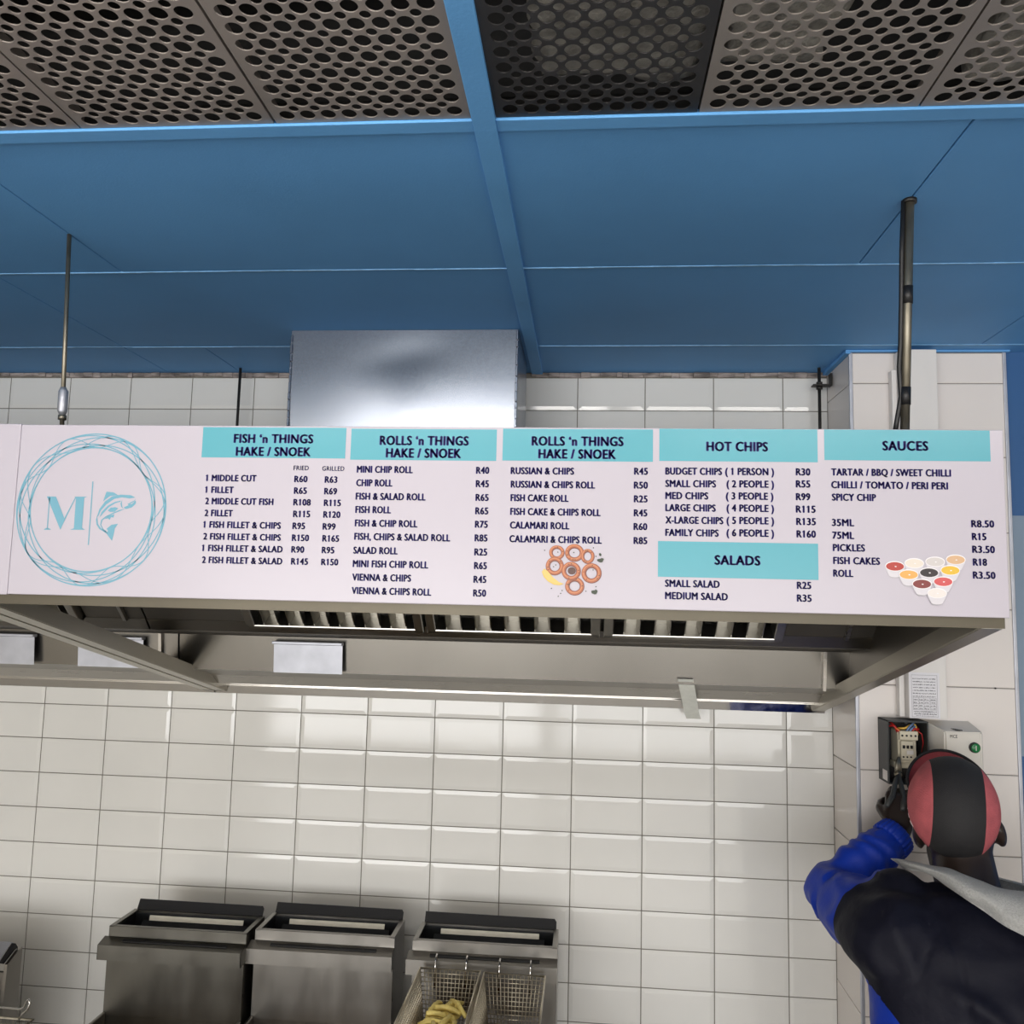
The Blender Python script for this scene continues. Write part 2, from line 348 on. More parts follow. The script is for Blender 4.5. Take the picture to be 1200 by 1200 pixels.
LEMON = [(1.56, 2.1051), (1.5641, 2.1105), (1.5695, 2.1065), (1.5792, 2.0955), (1.5887, 2.0886), (1.597, 2.0857), (1.59, 2.0834), (1.5805, 2.0841), (1.5704, 2.0894), (1.5632, 2.0969)]

# ------------------------------------------------------------------ setting
ZC = 2.746            # ceiling height
CAM_LOC = (1.6343, -2.5104, 2.05)

# back wall: bevelled white tiles 200 x 101.5 mm, joints follow the photo
TX, TZ, ZR0 = 0.2, 0.1015, 1.7166
bm = bmesh.new()
box(bm, -2.6, 2.60, 0.0, 0.10, 0.0, ZC + 0.1, 1)
def tile(bm, x0, x1, z0, z1, y=0.0, g=0.0014, bev=0.011, h=0.0024, edge=0.0012):
    x0, x1, z0, z1 = x0 + g, x1 - g, z0 + g, z1 - g
    bv = min(bev, (x1 - x0) * .3, (z1 - z0) * .3)
    o = [bm.verts.new(p) for p in ((x0, y, z0), (x1, y, z0), (x1, y, z1), (x0, y, z1))]
    a = [bm.verts.new(p) for p in ((x0, y - edge, z0), (x1, y - edge, z0), (x1, y - edge, z1), (x0, y - edge, z1))]
    b = [bm.verts.new(p) for p in ((x0 + bv, y - h, z0 + bv), (x1 - bv, y - h, z0 + bv), (x1 - bv, y - h, z1 - bv), (x0 + bv, y - h, z1 - bv))]
    for i in range(4):
        j = (i + 1) % 4
        bm.faces.new((o[i], o[j], a[j], a[i]))
        bm.faces.new((a[i], a[j], b[j], b[i]))
    bm.faces.new(b)
for c in range(-6, 12):
    for r in range(-10, 16):
        z1 = ZR0 - r * TZ
        z0 = z1 - TZ
        x0, x1 = c * TX, (c + 1) * TX
        if c == 11: x1 = 2.327
        if r == -10: z1 = min(z1, ZC - 0.016)
        if z1 - z0 < 0.02: continue
        tile(bm, x0, x1, z0, z1)
structure(mesh_obj('wall_back', bm, [M_TILE, M_GROUT]))

# tiled pillar on the right
PX0, PX1, PY = 2.327, 2.722, -0.217
bm = bmesh.new()
box(bm, PX0 + 0.003, PX1 - 0.003, PY + 0.003, 0.0, 0.0, ZC, 1)
zj = [ZC - 0.004, 2.657] + [2.657 - 0.2 + 0.0 for _ in range(0)]
z = 2.657
rows = [(2.657, ZC - 0.006)]
while z > 0.0:
    nz = z - (0.1975 if z < 1.9 and z > 1.0 else 0.1975)
    rows.append((max(nz, 0.0), z))
    z = nz
# the joints the photo shows sit at 1.868, 1.654 and 1.457
rows = [(2.657, ZC - 0.006), (2.46, 2.657), (2.263, 2.46), (2.066, 2.263), (1.868, 2.066), (1.654, 1.868), (1.457, 1.654),
        (1.26, 1.457), (1.06, 1.26), (0.86, 1.06), (0.66, 0.86), (0.46, 0.66), (0.26, 0.46), (0.06, 0.26)]
for z0, z1 in rows:
    tile(bm, PX0 + 0.006, PX1 - 0.004, z0, z1, y=PY + 0.003, g=0.0012, bev=0.002, h=0.003, edge=0.002)
# side face tiles (towards the cooking range)
for z0, z1 in rows:
    t = bmesh.new()
    tile(t, 0.0, 0.211, z0, z1, y=0.0, g=0.0012, bev=0.002, h=0.003, edge=0.002)
    join(bm, t, Matrix.Translation((PX0 + 0.003, 0.0, 0)) @ Matrix.Rotation(-PI / 2, 4, 'Z'))
structure(mesh_obj('pillar', bm, [M_BIGTILE, M_GROUT2]))
bm = bmesh.new()
bbox(bm, PX0 - 0.0025, PX0 + 0.0065, PY - 0.002, PY + 0.007, 0.0, ZC - 0.004, 0.0015)
structure(mesh_obj('trim_1', bm, M_GALVP))
bm = bmesh.new()
bbox(bm, PX1 - 0.005, PX1 + 0.004, PY - 0.002, PY + 0.009, 0.0, ZC - 0.004, 0.0015)
structure(mesh_obj('trim_2', bm, M_GALVP))

# blue wall to the right of the pillar, with a grey-blue panel let into it
bm = bmesh.new()
box(bm, PX1 + 0.004, 5.0, PY + 0.015, 0.1, 0.0, ZC, 0)
box(bm, PX1 + 0.006, 4.2, PY + 0.0135, PY + 0.016, 1.70, 2.31, 1)
structure(mesh_obj('wall_right', bm, [M_BLUEWALL, M_GREYBLUE]))

# rest of the room (behind the camera): side walls, a shop front with a wide opening, floor
bm = bmesh.new(); box(bm, -2.7, -2.6, -8.0, 0.1, 0, ZC + 0.1)
structure(mesh_obj('wall_left', bm, M_CREAM))
bm = bmesh.new(); box(bm, 5.0, 5.1, -8.0, 0.1, 0, ZC + 0.1)
structure(mesh_obj('wall_right_side', bm, M_CREAM))
bm = bmesh.new()
box(bm, -2.7, 5.1, -8.1, -8.0, 2.45, ZC + 0.1)
box(bm, -2.7, 5.1, -8.1, -8.0, 0.0, 0.35)
for x0, x1 in ((-2.7, -2.2), (1.1, 1.3), (4.6, 5.1)):
    box(bm, x0, x1, -8.1, -8.0, 0.35, 2.45)
structure(mesh_obj('wall_front', bm, M_CREAM))
bm = bmesh.new(); box(bm, -2.7, 5.1, -8.1, 0.1, -0.1, 0.0)
structure(mesh_obj('floor', bm, M_FLOOR))

# blue ceiling: painted boards with open joints
bm = bmesh.new()
G = 0.0012
YA, YB_, YE = -0.806, -0.270, -1.356
def board_(x0, x1, y0, y1): bbox(bm, x0 + G, x1 - G, y0 + G, y1 - G, ZC, ZC + 0.012, 0.0012, 1)
box(bm, -2.7, 5.1, YE, 0.1, ZC + 0.006, ZC + 0.03, 1)
for x0, x1 in ((-2.6, -0.93), (-0.93, 0.621), (0.621, 1.478), (1.478, 2.170), (2.170, 3.72), (3.72, 5.0)):
    board_(x0, x1, YE, YA)
for x0, x1 in ((-2.6, -1.2), (-1.2, 0.322), (0.322, 1.478), (1.478, 2.64), (2.64, 5.0)):
    board_(x0, x1, YA, YB_)
for x0, x1 in ((-2.6, -1.0), (-1.0, 0.322), (0.322, 0.556), (0.556, 1.478), (1.478, 2.9), (2.9, 5.0)):
    board_(x0, x1, YB_, 0.08)
board_(2.385, 5.0, -1.99, YE)
board_(-2.6, 0.564, -1.99, YE)
structure(mesh_obj('ceiling', bm, [M_BLUE, M_DARK]))
bm = bmesh.new()
box(bm, -2.7, 5.1, -8.0, -1.99, ZC, ZC + 0.03)
structure(mesh_obj('ceiling_rear', bm, M_CREAM))
# sealant beads and painted cover strips
bm = bmesh.new()
for y, x0, x1 in ((YA, -2.6, 5.0), (YB_, -2.6, 0.86), (YB_, 1.5, 5.0)):
    xs = x0
    while xs < x1:
        xe = min(x1, xs + random.uniform(0.10, 0.30))
        box(bm, xs, xe, y - random.uniform(0.0012, 0.0028), y + random.uniform(0.0012, 0.003), ZC - random.uniform(.0008, .002), ZC + 0.004)
        xs = xe
structure(mesh_obj('trim_3', bm, M_BLUEEDGE))
bm = bmesh.new()
bbox(bm, 1.461, 1.494, -0.62, -0.002, ZC - 0.006, ZC + 0.001, 0.001)
bbox(bm, 1.4605, 1.4945, -1.99, -0.62, ZC - 0.0075, ZC + 0.001, 0.001)
structure(mesh_obj('trim_4', bm, M_BLUE2))
bm = bmesh.new()
bbox(bm, -2.6, 1.4605, -1.357, -1.328, ZC - 0.004, ZC + 0.001, 0.001)
bbox(bm, 1.4945, 5.0, -1.357, -1.328, ZC - 0.004, ZC + 0.001, 0.001)
structure(mesh_obj('trim_5', bm, M_BLUE2))
# crumbled filler where the wall meets the ceiling
bm = bmesh.new()
x = -0.6
while x < 2.32:
    w = random.uniform(0.012, 0.05)
    h = random.uniform(0.010, 0.018)
    if not (0.86 < x < 1.44):
        bbox(bm, x, min(x + w, 2.325), -random.uniform(0.004, 0.009), 0.001, ZC - h, ZC - 0.0005, 0.0018, 1)
    x += w
structure(mesh_obj('trim_6', bm, M_GAP))
# blue strip round the pillar head
bm = bmesh.new()
bbox(bm, PX0 - 0.014, PX0, PY - 0.01, -0.001, ZC - 0.010, ZC - 0.0005, 0.001)
bbox(bm, PX0 - 0.014, PX1 + 0.01, PY - 0.012, PY - 0.001, ZC - 0.006, ZC - 0.0005, 0.001)
structure(mesh_obj('trim_7', bm, M_BLUE))

# plenum above the perforated panels
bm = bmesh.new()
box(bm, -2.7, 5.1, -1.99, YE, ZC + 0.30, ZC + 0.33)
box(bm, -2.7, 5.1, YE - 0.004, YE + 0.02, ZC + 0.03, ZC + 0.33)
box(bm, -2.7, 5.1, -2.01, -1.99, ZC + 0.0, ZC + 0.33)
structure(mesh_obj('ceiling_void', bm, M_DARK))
bm = bmesh.new()
for y in (-1.88, -1.63, -1.585):
    box(bm, 0.3, 3.2, y, y + 0.022, ZC + 0.10, ZC + 0.125)
tag(mesh_obj('support_rail', bm, M_ROD), 'metal support rails glimpsed through the holes of the perforated ceiling panels', 'rail')
# insulation pads lying on two of the panels
for (x0, x1, y0, y1, lab) in ((1.56, 1.775, -1.70, -1.42, 'grey insulation pad seen through the shaded perforated panel right of the blue strip'),
                              (1.80, 1.93, -1.66, -1.44, 'grey insulation pad behind the left half of the perforated panel next to the shaded one'),
                              (2.12, 2.30, -1.60, -1.40, 'grey insulation pad seen through the perforated panel at the top right corner')):
    t = bmesh.new()
    bmesh.ops.create_grid(t, x_segments=24, y_segments=24, size=0.5)
    bmesh.ops.transform(t, matrix=Matrix.Translation(((x0 + x1) / 2, (y0 + y1) / 2, ZC + 0.014)) @ Matrix.Diagonal((x1 - x0, y1 - y0, 1, 1)), verts=t.verts[:])
    r = bmesh.ops.extrude_face_region(t, geom=t.faces[:])
    for v in [e for e in r['geom'] if isinstance(e, bmesh.types.BMVert)]:
        v.co.z += 0.05
    for v in t.verts:
        n = noise.noise(v.co * 18)
        v.co += Vector((n * .02, noise.noise(v.co * 15 + Vector((4, 1, 2))) * .03, abs(n) * .008))
    tag(mesh_obj('insulation_pad', t, M_INSUL, smooth=True), lab, 'insulation', 'insulation pads above the ceiling panels')

# perforated ceiling panels: real holes, big ones on a square grid with small ones between
def perforated_mesh(w, d):
    cu = bpy.data.curves.new('perforation', 'CURVE')
    cu.dimensions = '2D'
    cu.fill_mode = 'BOTH'
    cu.extrude = 0.0009
    def poly(pts):
        s = cu.splines.new('POLY')
        s.points.add(len(pts) - 1)
        for p, q in zip(s.points, pts):
            p.co = (q[0], q[1], 0, 1)
        s.use_cyclic_u = True
    poly([(-w / 2, 0), (w / 2, 0), (w / 2, -d), (-w / 2, -d)])
    p = 0.0313
    nx, ny = 9, 19
    def circ(x, y, r, n):
        poly([(x + r * math.cos(2 * PI * k / n), y + r * math.sin(2 * PI * k / n)) for k in range(n)])
    for j in range(ny):
        for i in range(nx):
            circ((i - (nx - 1) / 2) * p, -0.019 - j * p, 0.0113, 18)
            if i < nx - 1 and j < ny - 1:
                circ((i + 0.5 - (nx - 1) / 2) * p, -0.019 - (j + 0.5) * p, 0.0074, 14)
    o = bpy.data.objects.new('perforation', cu)
    COL.objects.link(o)
    dg = bpy.context.evaluated_depsgraph_get()
    me = bpy.data.meshes.new_from_object(o.evaluated_get(dg))
    bpy.data.objects.remove(o)
    bpy.data.curves.remove(cu)
    return me
pm = perforated_mesh(0.2965, 0.618)
pm.materials.clear(); pm.materials.append(M_PERF)
pmd = pm.copy(); pmd.materials.clear(); pmd.materials.append(M_PERF_SHADE)
LB = ['perforated steel ceiling panel cut off by the left edge of the picture',
      'perforated steel ceiling panel with dark holes, second from the left edge of the picture',
      'perforated steel ceiling panel with dark holes, directly left of the central blue strip',
      'shaded perforated steel ceiling panel with grey showing through its holes, right of the blue strip',
      'perforated steel ceiling panel half filled with grey, between the shaded panel and the right corner panel',
      'perforated steel ceiling panel in the top right corner']
for (x0, x1, dark), lb in zip(((0.568, 0.866, 0), (0.869, 1.166, 0), (1.170, 1.460, 0), (1.495, 1.780, 1), (1.783, 2.080, 0), (2.083, 2.380, 0)), LB):
    o = bpy.data.objects.new('perforated_ceiling_panel', pmd if dark else pm)
    COL.objects.link(o)
    o.location = ((x0 + x1) / 2, YE - 0.002, ZC + 0.001)
    o.scale = ((x1 - x0) / 0.2965, 1, 1)
    tag(o, lb, 'ceiling panel', 'perforated ceiling panels')
    rim = bmesh.new()
    for a, b, c, d in ((-0.1482, -0.1462, -0.618, 0), (0.1462, 0.1482, -0.618, 0)):
        box(rim, a, b, c, d, 0.0009, 0.025)
    box(rim, -0.1482, 0.1482, -0.0012, 0, 0.0009, 0.004)
    mesh_obj('folded_edge', rim, M_PERF_SHADE if dark else M_PERF, o)

# ------------------------------------------------------------------ extraction hood, two modules side by side
HF, HZ1, HZ0 = -1.080, 2.345, 2.030      # fascia plane, top, bottom of fascia
def zrail(y): return 2.030 + (1.768 - 2.030) * (y - HF) / (0.0 - HF)
def make_hood(x0, x1, label, filters, left_rail, right_rail, end_wall, plates, post=None, slots=()):
    root = empty('extraction_hood', ((x0 + x1) / 2, 0.0, 1.768), label, 'extraction hood')
    root_loc = Vector(root.location)
    def add(name, bm, m, par=root, smooth=False):
        if par is root:
            bmesh.ops.translate(bm, verts=bm.verts[:], vec=-root_loc)
        return mesh_obj(name, bm, m, par, smooth)
    b = bmesh.new()
    strip(b, [(HF, HZ1), (HF, HZ0), (HF + 0.030, HZ0), (HF + 0.030, HZ0 + 0.012)], x0, x1, 0.0015)
    add('front_fascia', b, M_FASCIA)
    b = bmesh.new()
    box(b, x0, x1, HF + 0.002, -0.004, HZ1 - 0.002, HZ1)
    add('top_panel', b, M_HOODTOP)
    # filter gutter, back panel, lower gutter
    b = bmesh.new()
    strip(b, [(-0.46, 1.992), (-0.435, 1.966), (-0.40, 1.966), (-0.40, 1.986)], x0, x1, 0.0015)
    box(b, x0, x1, -0.4035, -0.402, 1.966, 1.9865)
    add('filter_gutter', b, M_STEELD)
    b = bmesh.new()
    strip(b, [(-0.41, 1.964), (-0.280, 1.950)], x0, x1, 0.0015)
    add('gutter_shelf', b, M_SHELF)
    b = bmesh.new()
    strip(b, [(-0.280, 1.950), (-0.268, 1.858)], x0, x1, 0.0015)
    bp = add('back_panel', b, M_BACKST)
    b = bmesh.new()
    strip(b, [(-0.268, 1.858), (-0.150, 1.834)], x0, x1, 0.0015)
    add('drip_shelf', b, M_STEELD)
    b = bmesh.new()
    strip(b, [(-0.150, 1.836), (-0.105, 1.806), (-0.045, 1.800), (-0.045, 1.794)], x0, x1, 0.0015)
    add('drip_gutter', b, M_STEEL)
    b = bmesh.new()
    strip(b, [(-0.050, 1.796), (-0.036, 1.794), (-0.030, 1.770), (-0.006, 1.768)], x0, x1, 0.0015)
    add('polished_edge', b, M_CHROME)
    b = bmesh.new()
    box(b, x0, x1, -0.006, -0.0045, 1.768, HZ1)
    add('rear_sheet', b, M_STEELD)
    # blank filler plates beside the filters
    fx = sorted(filters)
    spans = []
    cur = x0
    for a, c in fx:
        if a - cur > 0.03: spans.append((cur, a - 0.004))
        cur = c + 0.004
    if x1 - cur > 0.03: spans.append((cur, x1))
    F0, F1 = (-0.455, 1.992), (-0.80, 2.31)
    fd = (Vector(F1) - Vector(F0)).normalized()
    fn = Vector((-fd.y, fd.x)) * -1
    for a, c in spans:
        b = bmesh.new()
        strip(b, [F0, F1], a, c, 0.0015)
        add('filler_plate', b, M_SHELF)
    for (a, c) in slots:
        b = bmesh.new()
        P0 = Vector(F0) + fd * 0.006; P1 = Vector(F0) + fd * 0.16
        k = Vector((-fd.y, fd.x)) * -0.004
        strip(b, [tuple(P0 + k), tuple(P1 + k)], a, c, 0.001)
        add('dark_slot', b, M_DARK)
    # baffle filters
    for a, c in fx:
        fb = bmesh.new()
        L = (Vector(F1) - Vector(F0)).length
        M = Matrix(((1, 0, 0, (a + c) / 2), (0, fd.x, -fd.y, F0[0]), (0, fd.y, fd.x, F0[1]), (0, 0, 0, 1)))
        w = c - a
        t = bmesh.new()      # local: y along the slope, z across
        for u0, u1, v0, v1 in ((-w / 2, -w / 2 + 0.022, 0, L), (w / 2 - 0.022, w / 2, 0, L), (-w / 2, w / 2, 0, 0.012), (-w / 2, w / 2, L - 0.015, L)):
            bbox(t, u0, u1, v0, v1, -0.022, 0.022, 0.002, 1)
        join(fb, t, M)
        fo = add('baffle_filter', fb, M_FILTER)
        n = max(1, round((w - 0.05) / 0.0665))
        bb = bmesh.new()
        t = bmesh.new()
        for k in range(n):
            cx = -w / 2 + 0.03 + (k + 0.5) * (w - 0.06) / n
            prism(t, [(cx - 0.019, 0.016), (cx - 0.013, -0.016), (cx + 0.013, -0.016), (cx + 0.019, 0.016), (cx + 0.017, 0.016), (cx + 0.0115, -0.0145), (cx - 0.0115, -0.0145), (cx - 0.017, 0.016)], 'y', 0.008, L - 0.01)
        join(bb, t, M)
        bmesh.ops.translate(bb, verts=bb.verts[:], vec=-root_loc)
        mesh_obj('baffle_channels', bb, M_FILTER, fo)
    # sloping end rails
    for xr, side in ((left_rail, -1), (right_rail, 1)):
        if xr is None: continue
        b = bmesh.new()
        a0, a1 = xr
        H = 0.036
        prism(b, [(HF + 0.002, HZ0), (-0.004, zrail(-0.004)), (-0.004, zrail(-0.004) + H), (HF + 0.002, HZ0 + H)], 'x', a0, a1)
        bmesh.ops.bevel(b, geom=b.edges[:], offset=0.002, segments=2, affect='EDGES')
        add('end_rail', b, M_RAIL)
    if end_wall is not None:
        b = bmesh.new()
        prism(b, [(HF + 0.002, HZ0 + 0.03), (-0.005, zrail(-0.005) + 0.03), (-0.005, HZ1), (HF + 0.002, HZ1)], 'x', end_wall, end_wall + 0.0015)
        add('end_wall', b, M_STEELD)
    for (a, c) in plates:
        b = bmesh.new()
        # hangs in front of the sloping back panel from a folded lip
        prism(b, [(-0.296, 1.932), (-0.289, 1.857), (-0.2875, 1.857), (-0.2945, 1.932)], 'x', a, c)
        bbox(b, a - 0.004, c, -0.303, -0.283, 1.931, 1.939, 0.0015, 1)
        add('hanging_plate', b, M_GALVP)
    if post is not None:
        b = bmesh.new()
        prism(b, [(-0.292, 1.950), (-0.278, 1.852), (-0.268, 1.852), (-0.280, 1.950)], 'x', post - 0.004, post + 0.004)
        add('joint_strip', b, M_STEEL)
        b = bmesh.new()
        prism(b, [(-0.82, 2.31), (-0.47, 1.985), (-0.46, 1.99), (-0.81, 2.315)], 'x', post - 0.004, post + 0.004)
        add('joint_strip', b, M_STEEL)
        b = bmesh.new()
        bbox(b, post - 0.022, post + 0.010, -0.165, -0.15, 1.838, 1.846, 0.001, 1)
        add('joint_bracket', b, M_STEEL)
    return root
hood = make_hood(0.5475, 2.298, 'long stainless steel extraction hood under the priced menu sign, right of the paired sloping rails', [(0.81, 1.248), (1.256, 1.668), (1.676, 2.088)],
                 (0.5475, 0.583), (2.262, 2.298), 2.294, [(0.815, 1.0)], 2.232, [(2.255, 2.280)])
hood2 = make_hood(-1.60, 0.5425, 'stainless steel extraction hood cut off by the left edge, under the round logo', [(-0.95, -0.50), (-0.49, -0.06), (-0.05, 0.385)],
                  (-1.60, -1.565), (0.507, 0.5425), None, [(-0.05, 0.147), (0.272, 0.455)], 0.497)

# galvanised duct from the hood up through the ceiling
root = empty('exhaust_duct', (1.157, -0.26, HZ1 + 0.001), 'galvanised sheet metal duct rising from the hood to the blue ceiling', 'duct')
t = bmesh.new()
bmesh.ops.create_grid(t, x_segments=60, y_segments=40, size=0.5)
for v in t.verts:
    x, zz = v.co.x * 0.592, (v.co.y + 0.5) * (ZC - HZ1 - 0.002)
    dent = 0.0022 * math.exp(-(((x + 0.03 - (zz - .28) * .8) / 0.10) ** 2 + ((zz - 0.33) / 0.05) ** 2)) - 0.0016 * math.exp(-(((x - 0.02) / 0.05) ** 2 + ((zz - 0.17) / 0.09) ** 2)) \
        + 0.0010 * noise.noise(Vector((x * 6, zz * 7, 1.3)))
    v.co = Vector((x, -0.15 + dent + 0.017 * max(0.0, (0.30 - zz) / 0.3) ** 2, zz))  # lower face set back, shaped to catch the lamp glow
for p in ((-0.296, 0.15, -0.296, -0.15), (0.296, -0.15, 0.296, 0.15)):
    a = [t.verts.new((p[0], p[1], 0)), t.verts.new((p[2], p[3], 0)), t.verts.new((p[2], p[3], ZC - HZ1 - 0.002)), t.verts.new((p[0], p[1], ZC - HZ1 - 0.002))]
    t.faces.new(a)
a = [t.verts.new(q) for q in ((-0.296, 0.15, 0), (0.296, 0.15, 0), (0.296, 0.15, ZC - HZ1 - 0.002), (-0.296, 0.15, ZC - HZ1 - 0.002))]
t.faces.new(a)
mesh_obj('duct_sheet', t, M_GALV, root, True)
for sx in (-1, 1):
    t = bmesh.new()
    zz = 0.0
    while zz < ZC - HZ1 - 0.02:
        h = random.uniform(0.016, 0.03)
        bbox(t, sx * 0.294 - 0.0035, sx * 0.294 + 0.0025, -0.1515 - random.uniform(0, .004), -0.149, zz, min(zz + h, ZC - HZ1 - 0.003), 0.0014, 1)
        zz += h
    mesh_obj('folded_seam', t, M_GALV, root)

# ------------------------------------------------------------------ hanger rods, cable, brackets
root = empty('hanger_rod', (0.620, -0.996, HZ1 + 0.0005), 'thin zinc hanger rod with turnbuckle above the round logo', 'rod')
b = bmesh.new(); tube(b, [(0.018, 0, 0), (0.0, 0, 0.40 + 0.0005)], 0.0042, 10); mesh_obj('rod', b, M_ROD, root, True)
b = bmesh.new(); tube(b, [(0.0165, 0, 0.042), (0.0155, 0, 0.050), (0.0145, 0, 0.088), (0.0135, 0, 0.096)], [0.005, 0.0088, 0.0088, 0.005], 12); mesh_obj('turnbuckle', b, M_GALVP, root, True)
b = bmesh.new(); tube(b, [(0.0165, 0, 0.033), (0.0163, 0, 0.042)], 0.0075, 6); mesh_obj('lock_nut', b, M_ROD, root)
root = empty('hanger_pipe', (2.166, -1.040, HZ1 + 0.0005), 'grey hanger pipe with black tape bands above the sauces heading', 'pipe')
b = bmesh.new(); tube(b, [(0, 0, 0), (0.003, -0.042, 0.4)], 0.0075, 12); mesh_obj('pipe', b, M_ROD, root, True)
b = bmesh.new(); tube(b, [(0.003, -0.0420, 0.394), (0.003, -0.042, 0.4005)], 0.0115, 12); mesh_obj('ceiling_collar', b, M_RODD, root)
for zz in (0.055, 0.225):
    b = bmesh.new(); f = zz / 0.4
    tube(b, [(0.003 * f, -0.042 * f, zz), (0.003 * (f + .06), -0.042 * (f + .06), zz + 0.03)], 0.0086, 12); mesh_obj('tape_band', b, M_BLACK, root, True)
b = bmesh.new(); bbox(b, -0.012, 0.016, -0.012, 0.012, 0.0, 0.010, 0.002); mesh_obj('fixing_nut', b, M_GALVP, root)
b = bmesh.new()
pts = [(2.150, -1.038, HZ1 + 0.004), (2.154, -1.040, HZ1 + 0.03), (2.160, -1.045, HZ1 + 0.07), (2.156, -1.051, HZ1 + 0.12), (2.1575, -1.056, HZ1 + 0.16), (2.158, -1.063, HZ1 + 0.23), (2.157, -1.073, HZ1 + 0.31), (2.159, -1.082, ZC - 0.002)]
tube(b, pts, 0.0042, 8)
tag(mesh_obj('power_cable', b, M_BLACK, smooth=True), 'black cable taped along the hanger pipe above the sauces heading', 'cable')
# rods near the tiled wall
b = bmesh.new(); tube(b, [(0.575, -0.055, HZ1 + 0.0005), (0.575, -0.055, ZC - 0.0005)], 0.0042, 10)
tag(mesh_obj('threaded_rod', b, M_RODD, smooth=True), 'thin dark threaded rod in front of the wall tiles left of the galvanised duct', 'rod')
root = empty('threaded_rod', (2.290, -0.055, HZ1 + 0.0005), 'thin dark threaded rod with bracket in the corner beside the tiled pillar', 'rod')
b = bmesh.new(); tube(b, [(0, 0, 0), (0, 0, ZC - HZ1 - 0.001)], 0.0045, 10); mesh_obj('rod', b, M_RODD, root, True)
b = bmesh.new(); bbox(b, -0.02, 0.030, -0.012, 0.012, 0.345, 0.350, 0.0008, 1); bbox(b, 0.028, 0.0335, -0.012, 0.012, 0.345, 0.382, 0.0008, 1); mesh_obj('bracket', b, M_RODD, root)
for zz in (0.337, 0.351):
    b = bmesh.new(); tube(b, [(0, 0, zz), (0, 0, zz + 0.007)], 0.009, 6); mesh_obj('nut', b, M_RODD, root)

# strip of tape hanging from the hood's lower edge
b = bmesh.new()
P = [(-0.267, 1.872), (-0.225, 1.843), (-0.180, 1.818), (-0.130, 1.791), (-0.085, 1.765), (-0.050, 1.747)]
for i in range(len(P) - 1):
    xo0, xo1 = 1.888 + 0.0095 * i, 1.888 + 0.0095 * (i + 1)
    q = []
    for (xo, (y, zz)) in ((xo0, P[i]), (xo1, P[i + 1])):
        q.append([b.verts.new((xo + dx, y - 0.013 - dy, zz)) for dx in (-0.020, 0.020) for dy in (0, 0.0006)])
    b.faces.new((q[0][0], q[0][2], q[1][2], q[1][0])); b.faces.new((q[0][1], q[1][1], q[1][3], q[0][3]))
    b.faces.new((q[0][0], q[1][0], q[1][1], q[0][1])); b.faces.new((q[0][2], q[0][3], q[1][3], q[1][2]))
tag(mesh_obj('tape_strip', b, M_TAPE), 'short strip of pale tape stuck over the lower edge of the hood', 'tape')

# ------------------------------------------------------------------ menu sign on the hood's fascia
BX0, BX1, BZ0, BZ1 = 0.6225, 2.302, 2.0470, 2.3495
BF = -1.0890                          # front face of the sign
sign = empty('menu_sign', ((BX0 + BX1) / 2, HF, BZ0), 'long white menu sign with turquoise headings and prices on the hood front', 'menu sign')
SL = Vector(sign.location)
def sadd(name, bm, m, par=sign):
    if par is sign:
        bmesh.ops.translate(bm, verts=bm.verts[:], vec=-SL)
    else:
        bmesh.ops.translate(bm, verts=bm.verts[:], vec=-SL)
    return mesh_obj(name, bm, m, par)
b = bmesh.new(); bbox(b, BX0, BX1, BF, HF - 0.0006, BZ0, BZ1, 0.0015, 2)
sadd('sign_panel', b, M_VINYL)
def flat(bm, pts, y, mi=0):
    """A printed outline lying on the sign, pts in (x, z)."""
    vs = [bm.verts.new((p[0], y, p[1])) for p in pts]
    es = [bm.edges.new((vs[i], vs[(i + 1) % len(vs)])) for i in range(len(vs))]
    r = bmesh.ops.triangle_fill(bm, edges=es, use_beauty=True)
    for g in r['geom']:
        if isinstance(g, bmesh.types.BMFace):
            g.material_index = mi
def ring_(bm, cx, cz, rx, rz, w, y, n=96, mi=0, a=0.0):
    A, B = [], []
    for k in range(n):
        t = 2 * PI * k / n
        for L_, d in ((A, w / 2), (B, -w / 2)):
            L_.append(bm.verts.new((cx + (rx + d) * math.cos(t), y, cz + (rz + d) * math.sin(t))))
    for k in range(n):
        bm.faces.new((A[k], A[(k + 1) % n], B[(k + 1) % n], B[k])).material_index = mi
def disc(bm, cx, cz, rx, rz, y, n=28, mi=0, rot=0.0):
    vs = []
    for k in range(n):
        t = 2 * PI * k / n
        u, v = rx * math.cos(t), rz * math.sin(t)
        vs.append(bm.verts.new((cx + u * math.cos(rot) - v * math.sin(rot), y, cz + u * math.sin(rot) + v * math.cos(rot))))
    bm.faces.new(vs).material_index = mi
PRINT = BF - 0.0004
